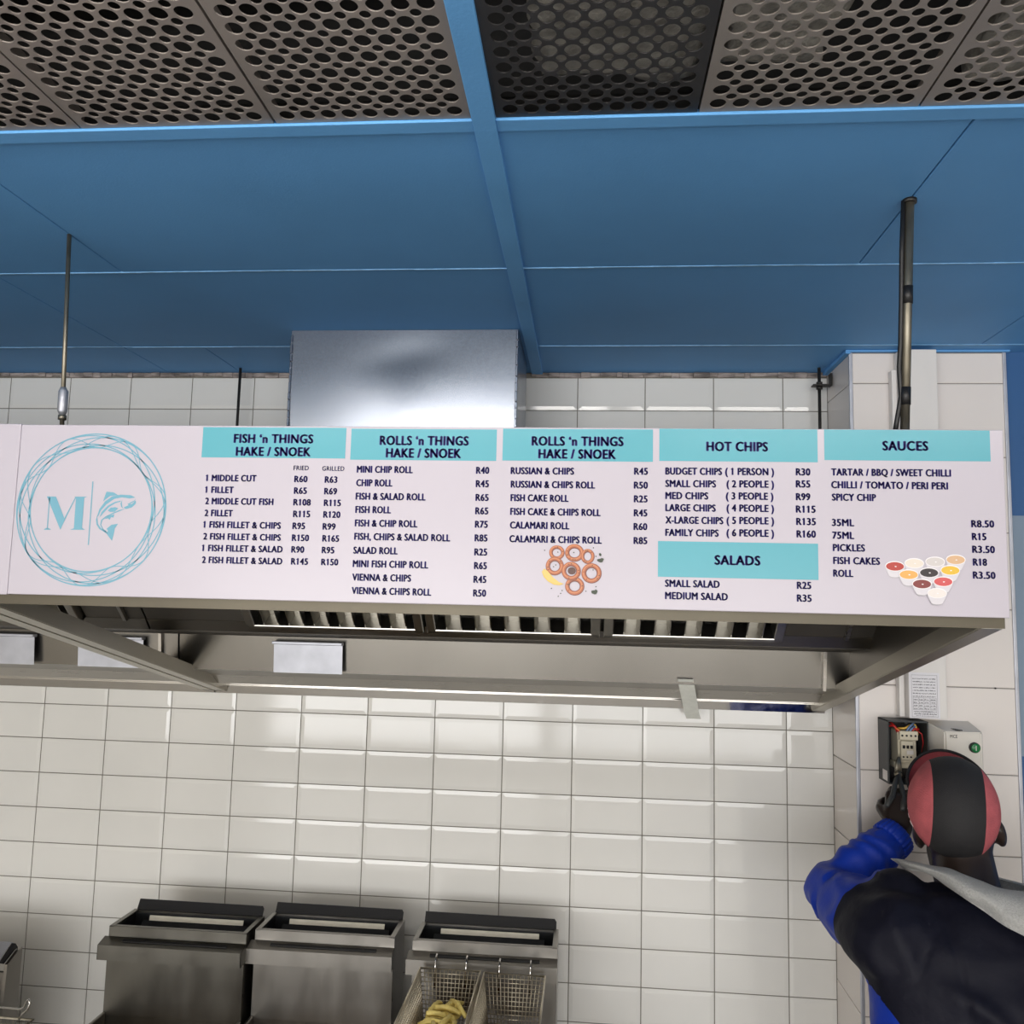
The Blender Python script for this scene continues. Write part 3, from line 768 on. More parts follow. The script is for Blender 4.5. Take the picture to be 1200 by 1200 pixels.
def lettering(bm, s, x0, x1, zb, cap, y, bold):
    cu = bpy.data.curves.new('lettering', 'FONT')
    cu.body = s
    cu.size = 1.0
    cu.resolution_u = 3
    cu.space_character = 1.09
    o = bpy.data.objects.new('lettering', cu)
    COL.objects.link(o)
    me = bpy.data.meshes.new_from_object(o.evaluated_get(bpy.context.evaluated_depsgraph_get()))
    bpy.data.objects.remove(o)
    bpy.data.curves.remove(cu)
    lo, hi = min(v.co.x for v in me.vertices), max(v.co.x for v in me.vertices)
    sz = cap / CAPH
    bw = cap * bold
    sx = (x1 - x0 - 2 * bw) / max(hi - lo, 1e-6)
    ones = []
    if '1' in s:
        tb = bmesh.new(); tb.from_mesh(me)
        seen, isl = set(), []
        for v in tb.verts:
            if v in seen: continue
            st, comp = [v], []
            seen.add(v)
            while st:
                q = st.pop(); comp.append(q)
                for e_ in q.link_edges:
                    w_ = e_.other_vert(q)
                    if w_ not in seen: seen.add(w_); st.append(w_)
            isl.append((min(q.co.x for q in comp), max(q.co.x for q in comp), max(q.co.y for q in comp), min(q.co.y for q in comp)))
        tb.free()
        isl.sort()
        for i_, (a_, c_, t_, l_) in enumerate(isl):
            if c_ - a_ < .14 and t_ - l_ > .4 and (s[0] == 'R' or i_ == (1 if s[0] == '(' else 0)):
                ones.append((a_, t_))
    for dx, dz in ((-bw, 0), (0, bw * .45), (bw, 0), (0, -bw * .45)):
        vs = [bm.verts.new((x0 + bw + (v.co.x - lo) * sx + dx, y, zb + v.co.y * sz + dz)) for v in me.vertices]
        for p in me.polygons:
            bm.faces.new([vs[i] for i in p.vertices])
    for a_, t_ in ones:       # the figure one has a flag in this lettering
        X, Zt = x0 + bw + (a_ - lo) * sx, zb + t_ * sz
        bm.faces.new([bm.verts.new((X + u * cap, y, Zt + v * cap)) for u, v in ((.06, 0), (-.20, -.15), (-.17, -.27), (.06, -.14))])
    bpy.data.meshes.remove(me)
def cap_height():
    cu = bpy.data.curves.new('lettering', 'FONT'); cu.body = 'H'; cu.size = 1.0
    o = bpy.data.objects.new('lettering', cu); COL.objects.link(o)
    me = bpy.data.meshes.new_from_object(o.evaluated_get(bpy.context.evaluated_depsgraph_get()))
    h = max(v.co.y for v in me.vertices)
    bpy.data.objects.remove(o); bpy.data.curves.remove(cu); bpy.data.meshes.remove(me)
    return h
CAPH = cap_height()
for k, rows_ in TEXT.items():
    if k == 'heading': continue
    if k == 'sauces':
        b = bmesh.new()
        for s, x0, x1, zb, cap in rows_[:3]: lettering(b, s, x0, x1, zb, cap, PRINT - 0.0004, 0.075)
        sadd('sauce_lettering', b, M_NAVY)
        rows_ = rows_[3:]
    kinds = {'item_lettering': bmesh.new(), 'price_lettering': bmesh.new()}
    grill = bmesh.new() if k == 'fish' else None
    for s, x0, x1, zb, cap in rows_:
        price = s in ('FRIED', 'GRILLED') or (s[0] == 'R' and s[1].isdigit())
        tgt = kinds['price_lettering' if price else 'item_lettering']
        if grill is not None and price and x0 > 1.172: tgt = grill
        lettering(tgt, s, x0, x1, zb, cap, PRINT - 0.0004, 0.03 if s in ('FRIED', 'GRILLED') else 0.075)
    if grill is not None: kinds['grilled_price_lettering'] = grill
    for nm, bb in kinds.items():
        sadd(nm, bb, M_NAVY)
for i, (x0, x1, z1, z0) in enumerate(BANDS):
    b = bmesh.new()
    zt = min(z1, BZ1 - 0.0012) if z1 > 2.3 else z1
    flat(b, [(x0, z0), (x1, z0), (x1, zt), (x0, zt)], PRINT)
    band = sadd('heading_band', b, M_TEAL)
    b = bmesh.new()
    for s, a0, a1, zb, cap in TEXT['heading']:
        if x0 < (a0 + a1) / 2 < x1 and z0 < zb < z1:
            lettering(b, s, a0, a1, zb, cap, PRINT - 0.0004, 0.085)
    sadd('heading_lettering', b, M_NAVY, band)
# round logo: two rings, a net of arcs between them, the letter M, a bar and a leaping fish
b = bmesh.new()
LCX, LCZ = 0.7645, 2.1985
R1, R2 = 0.1372, 0.1120
ring_(b, LCX, LCZ, R1, R1 * 0.979, 0.0021, PRINT)
ring_(b, LCX, LCZ, R2, R2 * 0.979, 0.0021, PRINT)
rm, rd = (R1 + R2) / 2, (R1 - R2) / 2
for a in (0.5, 2.3, 3.6, 4.2, 5.6):
    ring_(b, LCX + rd * math.cos(a), LCZ + rd * math.sin(a), rm, rm * 0.979, 0.0018, PRINT - 0.00005)
for fr, ph in ((7, 0.3), (5, 1.4)):
    n = 240
    A, B = [], []
    for i in range(n):
        t = 2 * PI * i / n
        rr = rm + rd * 0.96 * math.sin(fr * t + ph)
        for L_, d in ((A, .0008), (B, -.0008)):
            L_.append(b.verts.new((LCX + (rr + d) * math.cos(t), PRINT - 0.0001, LCZ + (rr + d) * 0.979 * math.sin(t))))
    for i in range(n):
        b.faces.new((A[i], A[(i + 1) % n], B[(i + 1) % n], B[i]))
sadd('logo_ring', b, M_LOGO)
b = bmesh.new()
for p in (BAR, ML_THICK1, ML_THIN1, ML_SERIF1, ML_THIN2, ML_THICK2):
    flat(b, p, PRINT)
sadd('logo_letter', b, M_LOGO)
b = bmesh.new()
for p in (FISH_DORSAL, FISH_BACK, FISH_SIDE, FISH_LOWJAW, FISH_MOUTH, FISH_GILL, FISH_BELLY, FISH_OUTER, FISH_PECT, FISH_PELV, FISH_TAIL):
    flat(b, p, PRINT)
sadd('logo_fish', b, M_LOGO)
# printed picture of calamari rings
PM = [mat('print_' + n, c, 0.3) for n, c in (('batter', rgb(172, 94, 56)), ('dark_batter', rgb(112, 54, 34)), ('pale_batter', rgb(198, 128, 82)), ('herb', rgb(40, 52, 26)), ('lemon', rgb(222, 190, 104)),
      ('lemon_rind', rgb(222, 184, 84)), ('shadow_brown', rgb(84, 48, 36)))]
b = bmesh.new()
order = [1, 0, 2, 3, 6, 5, 4]
for li, i in enumerate(order):
    cx, cz, rx, rz = CAL[i]
    y = PRINT - 0.00012 * li
    wd = (rx + rz) * 0.25
    ring_(b, cx, cz, rx * .78, rz * .78, wd, y, 30, 1)
    ring_(b, cx - .0004, cz + .0006, rx * .80, rz * .80, wd * .72, y - 0.00004, 30, 0)
    ring_(b, cx - .0006, cz + .0010, rx * .80, rz * .80, wd * .24, y - 0.00007, 30, 2)
    for q in range(5):
        t = random.uniform(0, 2 * PI)
        disc(b, cx + rx * .8 * math.cos(t), cz + rz * .8 * math.sin(t), .0011, .0009, y - 0.0001, 6, 1 if q % 2 else 3)
disc(b, CAL[4][0] + .001, CAL[4][1] + .0005, .0068, .0062, PRINT - 0.00068, 16, 6)
flat(b, LEMON, PRINT - 0.0010, 5)
flat(b, [(x + (.0003 if i < 6 else .0008), z + (.0 if i < 6 else .0016)) for i, (x, z) in enumerate(LEMON)], PRINT - 0.00105, 4)
for i, (x, z) in enumerate(HERBS):
    big = i in (3, 9)
    r = .0045 if big else (.0028 if i == 2 else .0012)
    n = 7
    disc(b, x, z, r, r * .75, PRINT - 0.0011, n, 3, rot=i)
    if big:
        disc(b, x + r * .6, z + r * .5, r * .7, r * .5, PRINT - 0.00112, 5, 3, rot=i * 2)
        disc(b, x - r * .7, z + r * .1, r * .7, r * .5, PRINT - 0.00113, 5, 3, rot=i * 3)
sadd('calamari_picture', b, PM)
# printed picture of ten sauce cups
SC = [('sauce_red', (178, 62, 52)), ('sauce_cream', (226, 216, 204)), ('sauce_grey', (206, 200, 198)), ('sauce_tan', (214, 176, 138)), ('sauce_orange', (238, 172, 92)), ('sauce_black', (46, 40, 42)),
      ('sauce_mustard', (228, 186, 62)), ('sauce_relish', (130, 56, 54)), ('sauce_pink', (208, 88, 90)), ('sauce_white', (228, 220, 216))]
PC = [mat('print_cup', rgb(238, 234, 236), 0.3), mat('print_cup_side', rgb(214, 210, 216), 0.3), mat('print_cup_base', rgb(176, 172, 176), 0.3)] + [mat('print_' + n, rgb(*c), 0.3) for n, c in SC]
b = bmesh.new()
for i, (x, z) in enumerate(CUPS):
    y = PRINT - 0.00025 * (i + 1)
    rx, rz = .0152, .0082
    flat(b, [(x - rx, z), (x - rx * .92, z - .006), (x - rx * .58, z - .0165), (x + rx * .5, z - .0168), (x + rx * .9, z - .006), (x + rx, z)], y, 1)
    disc(b, x - .0005, z - .0166, rx * .54, .0024, y - 0.00003, 18, 2)
    disc(b, x - .0005, z - .0152, rx * .58, .0028, y - 0.00005, 18, 1)
    disc(b, x, z, rx, rz, y - 0.00008, 28, 0)
    disc(b, x, z - .0004, rx * .92, rz * .84, y - 0.00011, 28, 3 + i)
    disc(b, x + .001, z - .0006, .0016, .0009, y - 0.00014, 8, 0)
sadd('sauce_cup_picture', b, PC)

# plain sign panel of the left module
b = bmesh.new(); bbox(b, -1.60, BX0 - 0.0006, BF - 0.0004, HF - 0.0006, BZ0 - 0.001, BZ1 + 0.0012, 0.0015, 2)
tag(mesh_obj('blank_sign_panel', b, M_VINYL), 'plain white sign panel cut off by the left edge, left of the round logo', 'sign panel')

# ------------------------------------------------------------------ fryers
def make_fryer():
    root = empty('deep_fryer', (0, 0, 0), 'x', 'deep fryer', 'floor standing fryers')
    b = bmesh.new()          # flue box, open at the top
    Z0, Z1 = 0.96, 1.20
    for x0, x1, y0, y1 in ((-.1825, -.1765, 0, .125), (.1765, .1825, 0, .125), (-.1765, .1765, 0, .006), (-.1765, .1765, .119, .125)):
        box(b, x0, x1, y0, y1, Z0, Z1)
    for x0, x1, y0, y1 in ((-.1825, -.170, 0, .125), (.170, .1825, 0, .125), (-.170, .170, -.0002, .011)):
        bbox(b, x0, x1, y0, y1, Z1 - .002, Z1 + .0015, .0007, 1)
    mesh_obj('flue_box', b, M_FRYER, root)
    b = bmesh.new()
    box(b, -.176, .176, .0065, .0095, 0.98, 1.190)
    box(b, -.176, -.173, .0065, .119, 0.98, 1.192)
    box(b, .173, .176, .0065, .119, 0.98, 1.192)
    box(b, -.176, .176, .113, .118, 0.98, 1.196)
    mesh_obj('flue_lining', b, M_FRYERD, root)
    b = bmesh.new()
    pts = [(-.176, 0), (.176, 0), (.176, .020), (.171, .027), (-.176, .0285)]
    A = [b.verts.new((x, .124 + h * .55, 1.199 + h * .85)) for x, h in pts]
    B = [b.verts.new((x, .1255 + h * .55, 1.1985 + h * .85)) for x, h in pts]
    b.faces.new(A); b.faces.new(B[::-1])
    for i in range(5):
        b.faces.new((A[i], B[i], B[(i + 1) % 5], A[(i + 1) % 5]))
    mesh_obj('back_plate', b, M_SOOT, root)
    b = bmesh.new()
    prism(b, [(.1015, 1.1815), (.104, 1.193), (.108, 1.193), (.1055, 1.1815)], 'x', -.128, .132)
    mesh_obj('white_strip', b, M_STRIP, root)
    b = bmesh.new()
    prism(b, [(.1012, 1.181), (.030, 1.12), (.030, 1.117), (.1025, 1.178)], 'x', -.145, .146)
    mesh_obj('baffle_plate', b, M_FRYERD, root)
    b = bmesh.new()
    strip(b, [(-.0004, 1.176), (-.034, 1.166), (-.034, 1.130), (-.024, 1.130)], -.192, .184, .0015)
    prism(b, [(-.0004, 1.176), (-.034, 1.166), (-.034, 1.132), (-.0004, 1.132)], 'x', -.192, -.1905)
    prism(b, [(-.0004, 1.176), (-.034, 1.166), (-.034, 1.132), (-.0004, 1.132)], 'x', .1825, .184)
    mesh_obj('basket_ledge', b, M_FRYER, root)
    b = bmesh.new()
    k = -10.0 / 33.6 * -1
    prism(b, [(-.0120, 1.1750), (-.0205, 1.1724), (-.0205, 1.1712), (-.0120, 1.1738)], 'x', -.135, .140)
    mesh_obj('hook_slot', b, M_BLACK, root)
    b = bmesh.new(); bbox(b, -.182, .182, -.004, -.0005, 0.985, 1.150, .001, 1)
    mesh_obj('front_sheet', b, M_FRYER, root)
    # oil pan in front of the flue box, body below
    b = bmesh.new()
    for x0, x1, y0, y1 in ((-.183, -.174, -.46, -.004), (.174, .183, -.46, -.004), (-.174, .174, -.46, -.45)):
        bbox(b, x0, x1, y0, y1, 0.84, 0.993, .002, 1)
    box(b, -.174, .174, -.45, -.004, 0.84, 0.845)
    mesh_obj('oil_pan', b, M_FRYER, root)
    b = bmesh.new(); box(b, -.1735, .1735, -.449, -.0045, .846, .925)
    mesh_obj('frying_oil', b, M_OIL, root)
    b = bmesh.new(); bbox(b, -.182, .182, -.45, .12, 0.14, .838, .004, 2); box(b, -.1825, .1825, .0, .125, .838, .96)
    mesh_obj('cabinet_body', b, M_FRYER, root)
    b = bmesh.new(); bbox(b, -.17, .17, -.462, -.4505, .20, .78, .003, 2); f = mesh_obj('cabinet_door', b, M_FRYER, root)
    b = bmesh.new(); tube(b, [(-.1, -.463, .72), (-.1, -.485, .72), (.1, -.485, .72), (.1, -.463, .72)], .006, 8); mesh_obj('door_handle', b, M_CHROME, f, True)
    for sx in (-1, 1):
        for y in (-.40, .08):
            b = bmesh.new(); tube(b, [(sx * .155, y, 0.0), (sx * .155, y, .02), (sx * .155, y, .14)], [.022, .018, .018], 12)
            mesh_obj('leg', b, M_STEEL, root, True)
    return root
f1 = make_fryer()
fryers = [f1, copy_tree(f1), copy_tree(f1)]
for o, (x, y), lb in zip(fryers, ((0.603, -0.302), (0.979, -0.270), (1.392, -0.276)),
        ('dark stainless deep fryer, the leftmost of the three alike, nothing hanging on its ledge',
         'streaky stainless deep fryer without baskets, between the two other fryers',
         'stainless deep fryer with two wire baskets hooked on its ledge')):
    o.location = (x, y, 0)
    o['label'] = lb
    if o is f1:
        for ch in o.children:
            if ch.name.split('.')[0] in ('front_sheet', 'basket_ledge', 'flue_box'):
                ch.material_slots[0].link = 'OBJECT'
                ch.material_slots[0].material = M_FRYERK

# wire baskets hung on the right fryer
def make_basket():
    root = empty('frying_basket', (0, 0, 0), 'x', 'frying basket', 'frying baskets')
    W, D, H = .074, .30, .125       # half width, length, depth; origin at the top rear edge
    wi, yi = .058, -.022            # inset at the bottom
    b = bmesh.new()
    tube(b, [(-W, 0, 0), (W, 0, 0), (W, -D, 0), (-W, -D, 0)], .0027, 8, closed=True)
    mesh_obj('rim', b, M_WIRE, root, True)
    b = bmesh.new()
    r = .00105
    def P(u, v, face):
        # u across, v down (0..1)
        hw = W + (wi - W) * v
        y0, y1 = yi * v, -D + (-yi) * v
        if face == 'back': return (hw * u, y0, -H * v)
        if face == 'front': return (hw * u, y1, -H * v)
        if face == 'left': return (-hw, y0 + (y1 - y0) * (u + 1) / 2, -H * v)
        if face == 'right': return (hw, y0 + (y1 - y0) * (u + 1) / 2, -H * v)
        return (wi * u, yi + (-D - 2 * yi) * v, -H)
    for face, nu, nv in (('back', 15, 13), ('front', 15, 13), ('left', 30, 13), ('right', 30, 13), ('bottom', 13, 26)):
        for i in range(nu + 1):
            u = -1 + 2 * i / nu
            bar(b, P(u, 0, face), P(u, 1, face), r)
        for j in range(1, nv + 1):
            v = j / nv
            bar(b, P(-1, v, face), P(1, v, face), r)
    mesh_obj('wire_mesh', b, M_WIRE, root)
    for x in (-.038, .038):
        b = bmesh.new()
        tube(b, [(x, .001, -.045), (x, .003, 0.0), (x, .006, .018), (x, .016, .0235), (x, .026, .0235), (x, .0285, .016), (x, .0285, .009)], .0022, 8)
        mesh_obj('hook', b, M_CHROME, root, True)
    b = bmesh.new()
    tube(b, [(-.02, -D, -.004), (-.02, -D - .12, .05), (-.014, -D - .2, .06), (.014, -D - .2, .06), (.02, -D - .12, .05), (.02, -D, -.004)], .0032, 8)
    mesh_obj('handle', b, M_CHROME, root, True)
    return root
bk = make_basket()
bk2 = copy_tree(bk)
bk.location = (1.316, -.3350, 1.1585); bk2.location = (1.474, -.3370, 1.1570)
bk['label'] = 'wire frying basket with pale fried potato chips in it, hooked on the fryer ledge'
bk2['label'] = 'empty wire frying basket hooked on the fryer ledge, right of the one with chips'
# potato chips in the left basket
def chip_mesh(seed):
    rnd = random.Random(seed)
    b = bmesh.new()
    n = 6
    L = rnd.uniform(.045, .075)
    path, rad = [], []
    bend = rnd.uniform(-.012, .012)
    for i in range(n):
        t = i / (n - 1)
        path.append((L * (t - .5), bend * math.sin(PI * t), rnd.uniform(-.001, .001)))
        rad.append(.0072 * (0.78 + .3 * math.sin(PI * t)))
    tube(b, path, rad, 4)
    bmesh.ops.bevel(b, geom=b.edges[:], offset=.0012, segments=1, affect='EDGES')
    for v in b.verts:
        v.co += Vector((0, noise.noise(v.co * 90), noise.noise(v.co * 80 + Vector((3, 3, 3))))) * .0025
    me = bpy.data.meshes.new('potato_chip')
    bmesh.ops.recalc_face_normals(b, faces=b.faces[:])
    for f in b.faces: f.smooth = True
    b.to_mesh(me); b.free()
    me.materials.append(M_CHIP)
    return me
cm = [chip_mesh(k) for k in range(7)]
rnd = random.Random(11)
n = 0
for layer in range(6):
    for k in range(11):
        u = rnd.uniform(-1, 1)
        hw = .036 + .003 * layer
        yy = -.335 - .050 - rnd.uniform(0, .20) + (0.0 if layer < 4 else -.02)
        zz = 1.1585 - .112 + layer * .0122 + rnd.uniform(0, .004)
        o = bpy.data.objects.new('potato_chip', cm[n % 7])
        COL.objects.link(o)
        o.location = (1.316 + u * hw * .75, yy, zz)
        o.rotation_euler = (rnd.uniform(0, PI), rnd.uniform(-.45, .45), rnd.uniform(0, PI))
        tag(o, 'golden fried potato chip in the heap inside the left wire basket', 'potato chip', 'fried chips in the left basket')
        n += 1

# counter unit cut off by the left edge: slotted sloping head, with a basket in front
root = empty('warming_fryer', (0.0, -0.40, 0.0), 'older steel fryer with slotted sloping top, cut off by the bottom left edge', 'fryer')
b = bmesh.new()
bbox(b, -.28, .150, .092, .144, 0.14, 1.075, .003, 1)
mesh_obj('cabinet_body', b, M_STEELD, root)
prof = [(.145, .80), (.145, 1.116), (.128, 1.114), (.088, 1.094), (.084, 1.00), (.084, .80)]
for x in (.1505, -.288):
    b = bmesh.new()
    prism(b, prof, 'x', x, x + .008)
    mesh_obj('side_plate', b, M_STEELD, root)
b = bmesh.new()
strip(b, [(.140, 1.126), (.128, 1.134), (.078, 1.100), (.078, 1.086)], -.279, .138, .0015)
mesh_obj('slotted_top', b, M_GALVP, root)
b = bmesh.new()
for k in range(7):
    x = .098 - k * .045
    prism(b, [(.118, 1.1276), (.088, 1.1072), (.088, 1.1062), (.118, 1.1266)], 'x', x - .0035, x + .0035)
mesh_obj('vent_slots', b, M_BLACK, root)
b = bmesh.new()
prism(b, [(.139, 1.117), (.128, 1.131), (.081, 1.099), (.086, 1.096), (.126, 1.115)], 'x', .1385, .150)
mesh_obj('dark_end_cap', b, M_BLACK, root)
b = bmesh.new()
for x0, x1, y0, y1 in ((-.28, -.272, -.12, .09), (.142, .15, -.12, .09), (-.272, .142, -.12, -.112)):
    bbox(b, x0, x1, y0, y1, .80, .955, .002, 1)
bbox(b, -.272, .142, -.112, .09, .80, .81, .001, 1)
mesh_obj('oil_pan', b, M_STEELD, root)
for x in (-.25, .13):
    for y in (-.08, .12):
        b = bmesh.new(); tube(b, [(x, y, 0), (x, y, .14 if y > 0 else .80)], .016, 10); mesh_obj('leg', b, M_STEEL, root, True)
root = empty('frying_basket', (0.318, -.60, 1.107), 'wire basket with a looped handle end at the bottom left corner', 'frying basket', 'frying baskets')
b = bmesh.new()
tube(b, [(-.14, 0, 0), (.105, 0, 0), (.095, -.20, 0), (-.14, -.20, 0)], .0026, 8, closed=True)
mesh_obj('rim', b, M_ROD, root, True)
b = bmesh.new()
for i in range(26):
    x = -.14 + .238 * i / 25
    bar(b, (x, 0, 0), (x * .92, -.01, -.10), .0008); bar(b, (x, -.20, 0), (x * .92, -.19, -.10), .0008); bar(b, (x * .92, -.01, -.10), (x * .92, -.19, -.10), .0008)
for j in range(9):
    zz = -.1 * j / 8; q = 1 - .08 * j / 8
    bar(b, (-.14 * q, -.01 * j / 8, zz), (.104 * q, -.01 * j / 8, zz), .0008); bar(b, (.104 * q, -.01 * j / 8, zz), (.096 * q, -.2 + .01 * j / 8, zz), .0008)
    bar(b, (-.14 * q, -.2 + .01 * j / 8, zz), (.096 * q, -.2 + .01 * j / 8, zz), .0008)
for j in range(18):
    y = -.2 * j / 17
    bar(b, (.103, y, 0), (.095, y * .9 - .01, -.10), .0008)
mesh_obj('wire_mesh', b, M_ROD, root)
b = bmesh.new()
tube(b, [(-.14, .004, .020), (.070, .004, .018), (.080, .002, .024), (.085, .0, .038), (.092, -.002, .043), (.096, -.003, .036), (.092, -.003, .022), (.080, -.003, .012), (.073, -.002, .0)], .0024, 8)
mesh_obj('handle_loop', b, M_CHROME, root, True)

# ------------------------------------------------------------------ things on the pillar
# cable trunking from ceiling to starter box
FY = PY                                        # tile face of the pillar
root = empty('cable_trunking', (2.485, FY, 1.792), 'white plastic cable trunking running down the pillar above the open black box', 'trunking')
b = bmesh.new(); bbox(b, -.046, .046, -.050, -.0005, 0.0, ZC - 1.792 - .011, .002, 2); mesh_obj('trunking_cover', b, M_WHITEPL, root)
b = bmesh.new(); bbox(b, -.060, -.0465, -.026, -.0005, 0.0, .895, .002, 2); mesh_obj('side_duct', b, M_WHITEPL, root)
# printed notice stuck on the trunking
root = empty('printed_notice', (2.4765, FY - .0508, 1.793), 'white printed notice with lines of small text and a table, on the trunking', 'notice')
b = bmesh.new(); box(b, -.0365, .0365, -.0006, 0, 0, .112); mesh_obj('paper', b, M_PAPER, root)
b = bmesh.new()
rnd = random.Random(5)
def rect(bm, x0, x1, z0, z1, y=-.0009): flat(bm, [(x0, z0), (x1, z0), (x1, z1), (x0, z1)], y)
def scrawl(bm, x0, x1, z, h):
    x = x0
    while x < x1:
        w = rnd.uniform(.0006, .0016)
        rect(bm, x, min(x + w, x1), z - rnd.uniform(0, h * .4), z + rnd.uniform(h * .3, h))
        x += w + (rnd.uniform(.0003, .0006) if rnd.random() > .15 else .0016)
for x0, x1, z0, z1 in ((-.031, -.0305, .003, .106), (.0305, .031, .003, .106), (-.031, .031, .003, .0035), (-.031, .031, .1055, .106)):
    rect(b, x0, x1, z0, z1)
for k in range(7): scrawl(b, -.028, .027, .096 - k * .0072, .0024)
zt, zb = .0500, .0205
for k in range(5): rect(b, -.028, .028, zb + (zt - zb) * k / 4, zb + (zt - zb) * k / 4 + .0005)
for x in (-.028, -.0145, -.002, .0125, .0276): rect(b, x, x + .0005, zb, zt)
for r_ in range(4):
    for x0, x1 in ((-.0265, -.017), (-.013, -.0045), (-.0005, .010), (.0145, .0255)): scrawl(b, x0, x1, zb + .0022 + (zt - zb) * r_ / 4, .0026)
scrawl(b, -.027, .028, .0155, .0024); scrawl(b, -.026, .028, .0098, .003); scrawl(b, -.023, .027, .0056, .0012)
mesh_obj('print', b, M_INK, root)
# open motor starter box with contactor and wires
root = empty('starter_box', (2.428, FY, 1.634), 'open black starter box with contactor and coloured wires on the pillar', 'electrical box')
b = bmesh.new()
W, H, D = .049, .153, .070
box(b, -W, W, -.004, -.0005, 0, H)
for x0, x1, z0, z1 in ((-W, -W + .0035, 0, H), (W - .0035, W, 0, H), (-W, W, 0, .0035), (-W, W, H - .0035, H)):
    bbox(b, x0, x1, -D, -.0005, z0, z1, .001, 1)
mesh_obj('housing', b, M_DGREY, root)
b = bmesh.new(); box(b, -W + .0036, W - .0036, -.0060, -.0045, .0036, H - .0036); mesh_obj('back_liner', b, M_BLACK, root)
b = bmesh.new(); bbox(b, -.020, .024, -.056, -.0065, .050, .128, .002, 1); bbox(b, -.018, .026, -.064, -.056, .106, .128, .0015, 1); bbox(b, -.016, .014, -.066, -.056, .058, .104, .0015, 1)
bbox(b, -.024, .020, -.040, -.0065, .034, .050, .002, 1)
ct = mesh_obj('contactor', b, M_CREAMPL, root)
b = bmesh.new()
for k in range(4):
    tube(b, [(-.012 + k * .0105, -.0642, .117), (-.012 + k * .0105, -.0652, .117)], .0026, 10)
mesh_obj('terminal_screws', b, M_BLACK, ct)
b = bmesh.new()
for k in range(3):
    bbox(b, -.0125 + k * .009, -.006 + k * .009, -.0672, -.0655, .086, .094, .0006, 1)
    tube(b, [(-.011 + k * .009, -.0662, .066), (-.011 + k * .009, -.0674, .066)], .0022, 10)
mesh_obj('contact_windows', b, M_BLACK, ct)
b = bmesh.new(); bbox(b, -.003, .013, -.0675, -.0655, .072, .082, .0006, 1); mesh_obj('reset_tab', b, M_WHITEPL, ct)
for m_, pts in ((M_RED, [(-.036, -.02, .132), (-.034, -.050, .138), (-.026, -.054, .138), (-.018, -.050, .122)]), (M_RED, [(-.030, -.02, .146), (-.029, -.052, .141), (-.020, -.056, .130), (-.014, -.055, .120)]),
                (M_ORANGE, [(-.026, -.03, .145), (-.022, -.056, .132), (-.012, -.058, .124)]), (M_YELLOW, [(.012, -.02, .147), (.012, -.05, .140), (-.002, -.055, .134), (-.018, -.045, .132)]),
                (M_YELLOW, [(.020, -.02, .147), (.024, -.05, .142), (.026, -.055, .132), (.030, -.05, .118)]), (M_BLUEW, [(.016, -.02, .149), (.020, -.052, .146), (.006, -.058, .136), (.000, -.056, .125)]),
                (M_BLUEW, [(.024, -.02, .149), (.022, -.054, .138), (.010, -.060, .132), (.008, -.056, .124)]), (M_RED, [(.034, -.02, .140), (.030, -.056, .132), (.018, -.060, .134), (.014, -.056, .125)]),
                (M_RED, [(.022, -.058, .132), (.036, -.060, .122), (.041, -.055, .100), (.042, -.04, .075)])):
    b = bmesh.new(); tube(b, pts, .0026 if pts[-1][2] > .11 else .0012, 8); mesh_obj('wire', b, m_, root, True)
b = bmesh.new(); tube(b, [(.004, -.045, .142), (.004, -.045, .1495)], .0085, 14); mesh_obj('cable_gland', b, M_BLACK, root, True)
b = bmesh.new(); box(b, -W - .0004, -W, -.062, -.030, .006, .030); mesh_obj('side_sticker', b, M_WHITEPL, root)
# its cover with a green start button, set to the right
root = empty('starter_cover', (2.548, FY, 1.634), 'pale grey starter cover with green start button on the pillar', 'electrical box')
b = bmesh.new()
prism(b, [(-.0655, -.0005), (-.0655, -.040), (-.040, -.088), (.045, -.088), (.052, -.078), (.052, -.0005)], 'z', 0.0, .150)
bmesh.ops.bevel(b, geom=[e for e in b.edges if abs(e.verts[0].co.y) > .03 and abs(e.verts[1].co.y) > .03], offset=.003, segments=2, affect='EDGES')
for v in b.verts:
    if v.co.z > .1 and v.co.y < -.05: v.co.z -= .016
mesh_obj('cover_shell', b, M_BEIGE, root)
b = bmesh.new(); prism(b, [(-.016, -.062), (-.008, -.062), (.003, -.084), (-.005, -.084)], 'z', .1355, .1382); mesh_obj('cover_notch', b, M_DGREY, root)
b = bmesh.new(); tube(b, [(.027, -.0882, .098), (.027, -.094, .098)], .0125, 24); bo = mesh_obj('button_collar', b, M_DGREY, root, True)
b = bmesh.new(); tube(b, [(.027, -.0935, .098), (.027, -.0985, .098), (.027, -.0992, .098)], [.0105, .0105, .0098], 24); mesh_obj('green_button', b, M_GREEN, bo, True)['label'] = 'green start button'
b = bmesh.new(); box(b, .0262, .0278, -.0996, -.0993, .092, .104); mesh_obj('button_mark', b, M_WHITEPL, bo)
b = bmesh.new()
_p = []
lettering(b, 'MCE', -.028, -.011, .119, .0075, -.0884, .02)
mesh_obj('cover_lettering', b, M_INK, root)
# small hole in a pillar tile
b = bmesh.new(); tube(b, [(2.668, FY - .0003, 1.868), (2.668, FY - .004, 1.868)], .0022, 10); tag(mesh_obj('wall_plug', b, M_BLACK), 'small dark wall plug in the pillar tile joint right of the notice', 'wall plug')

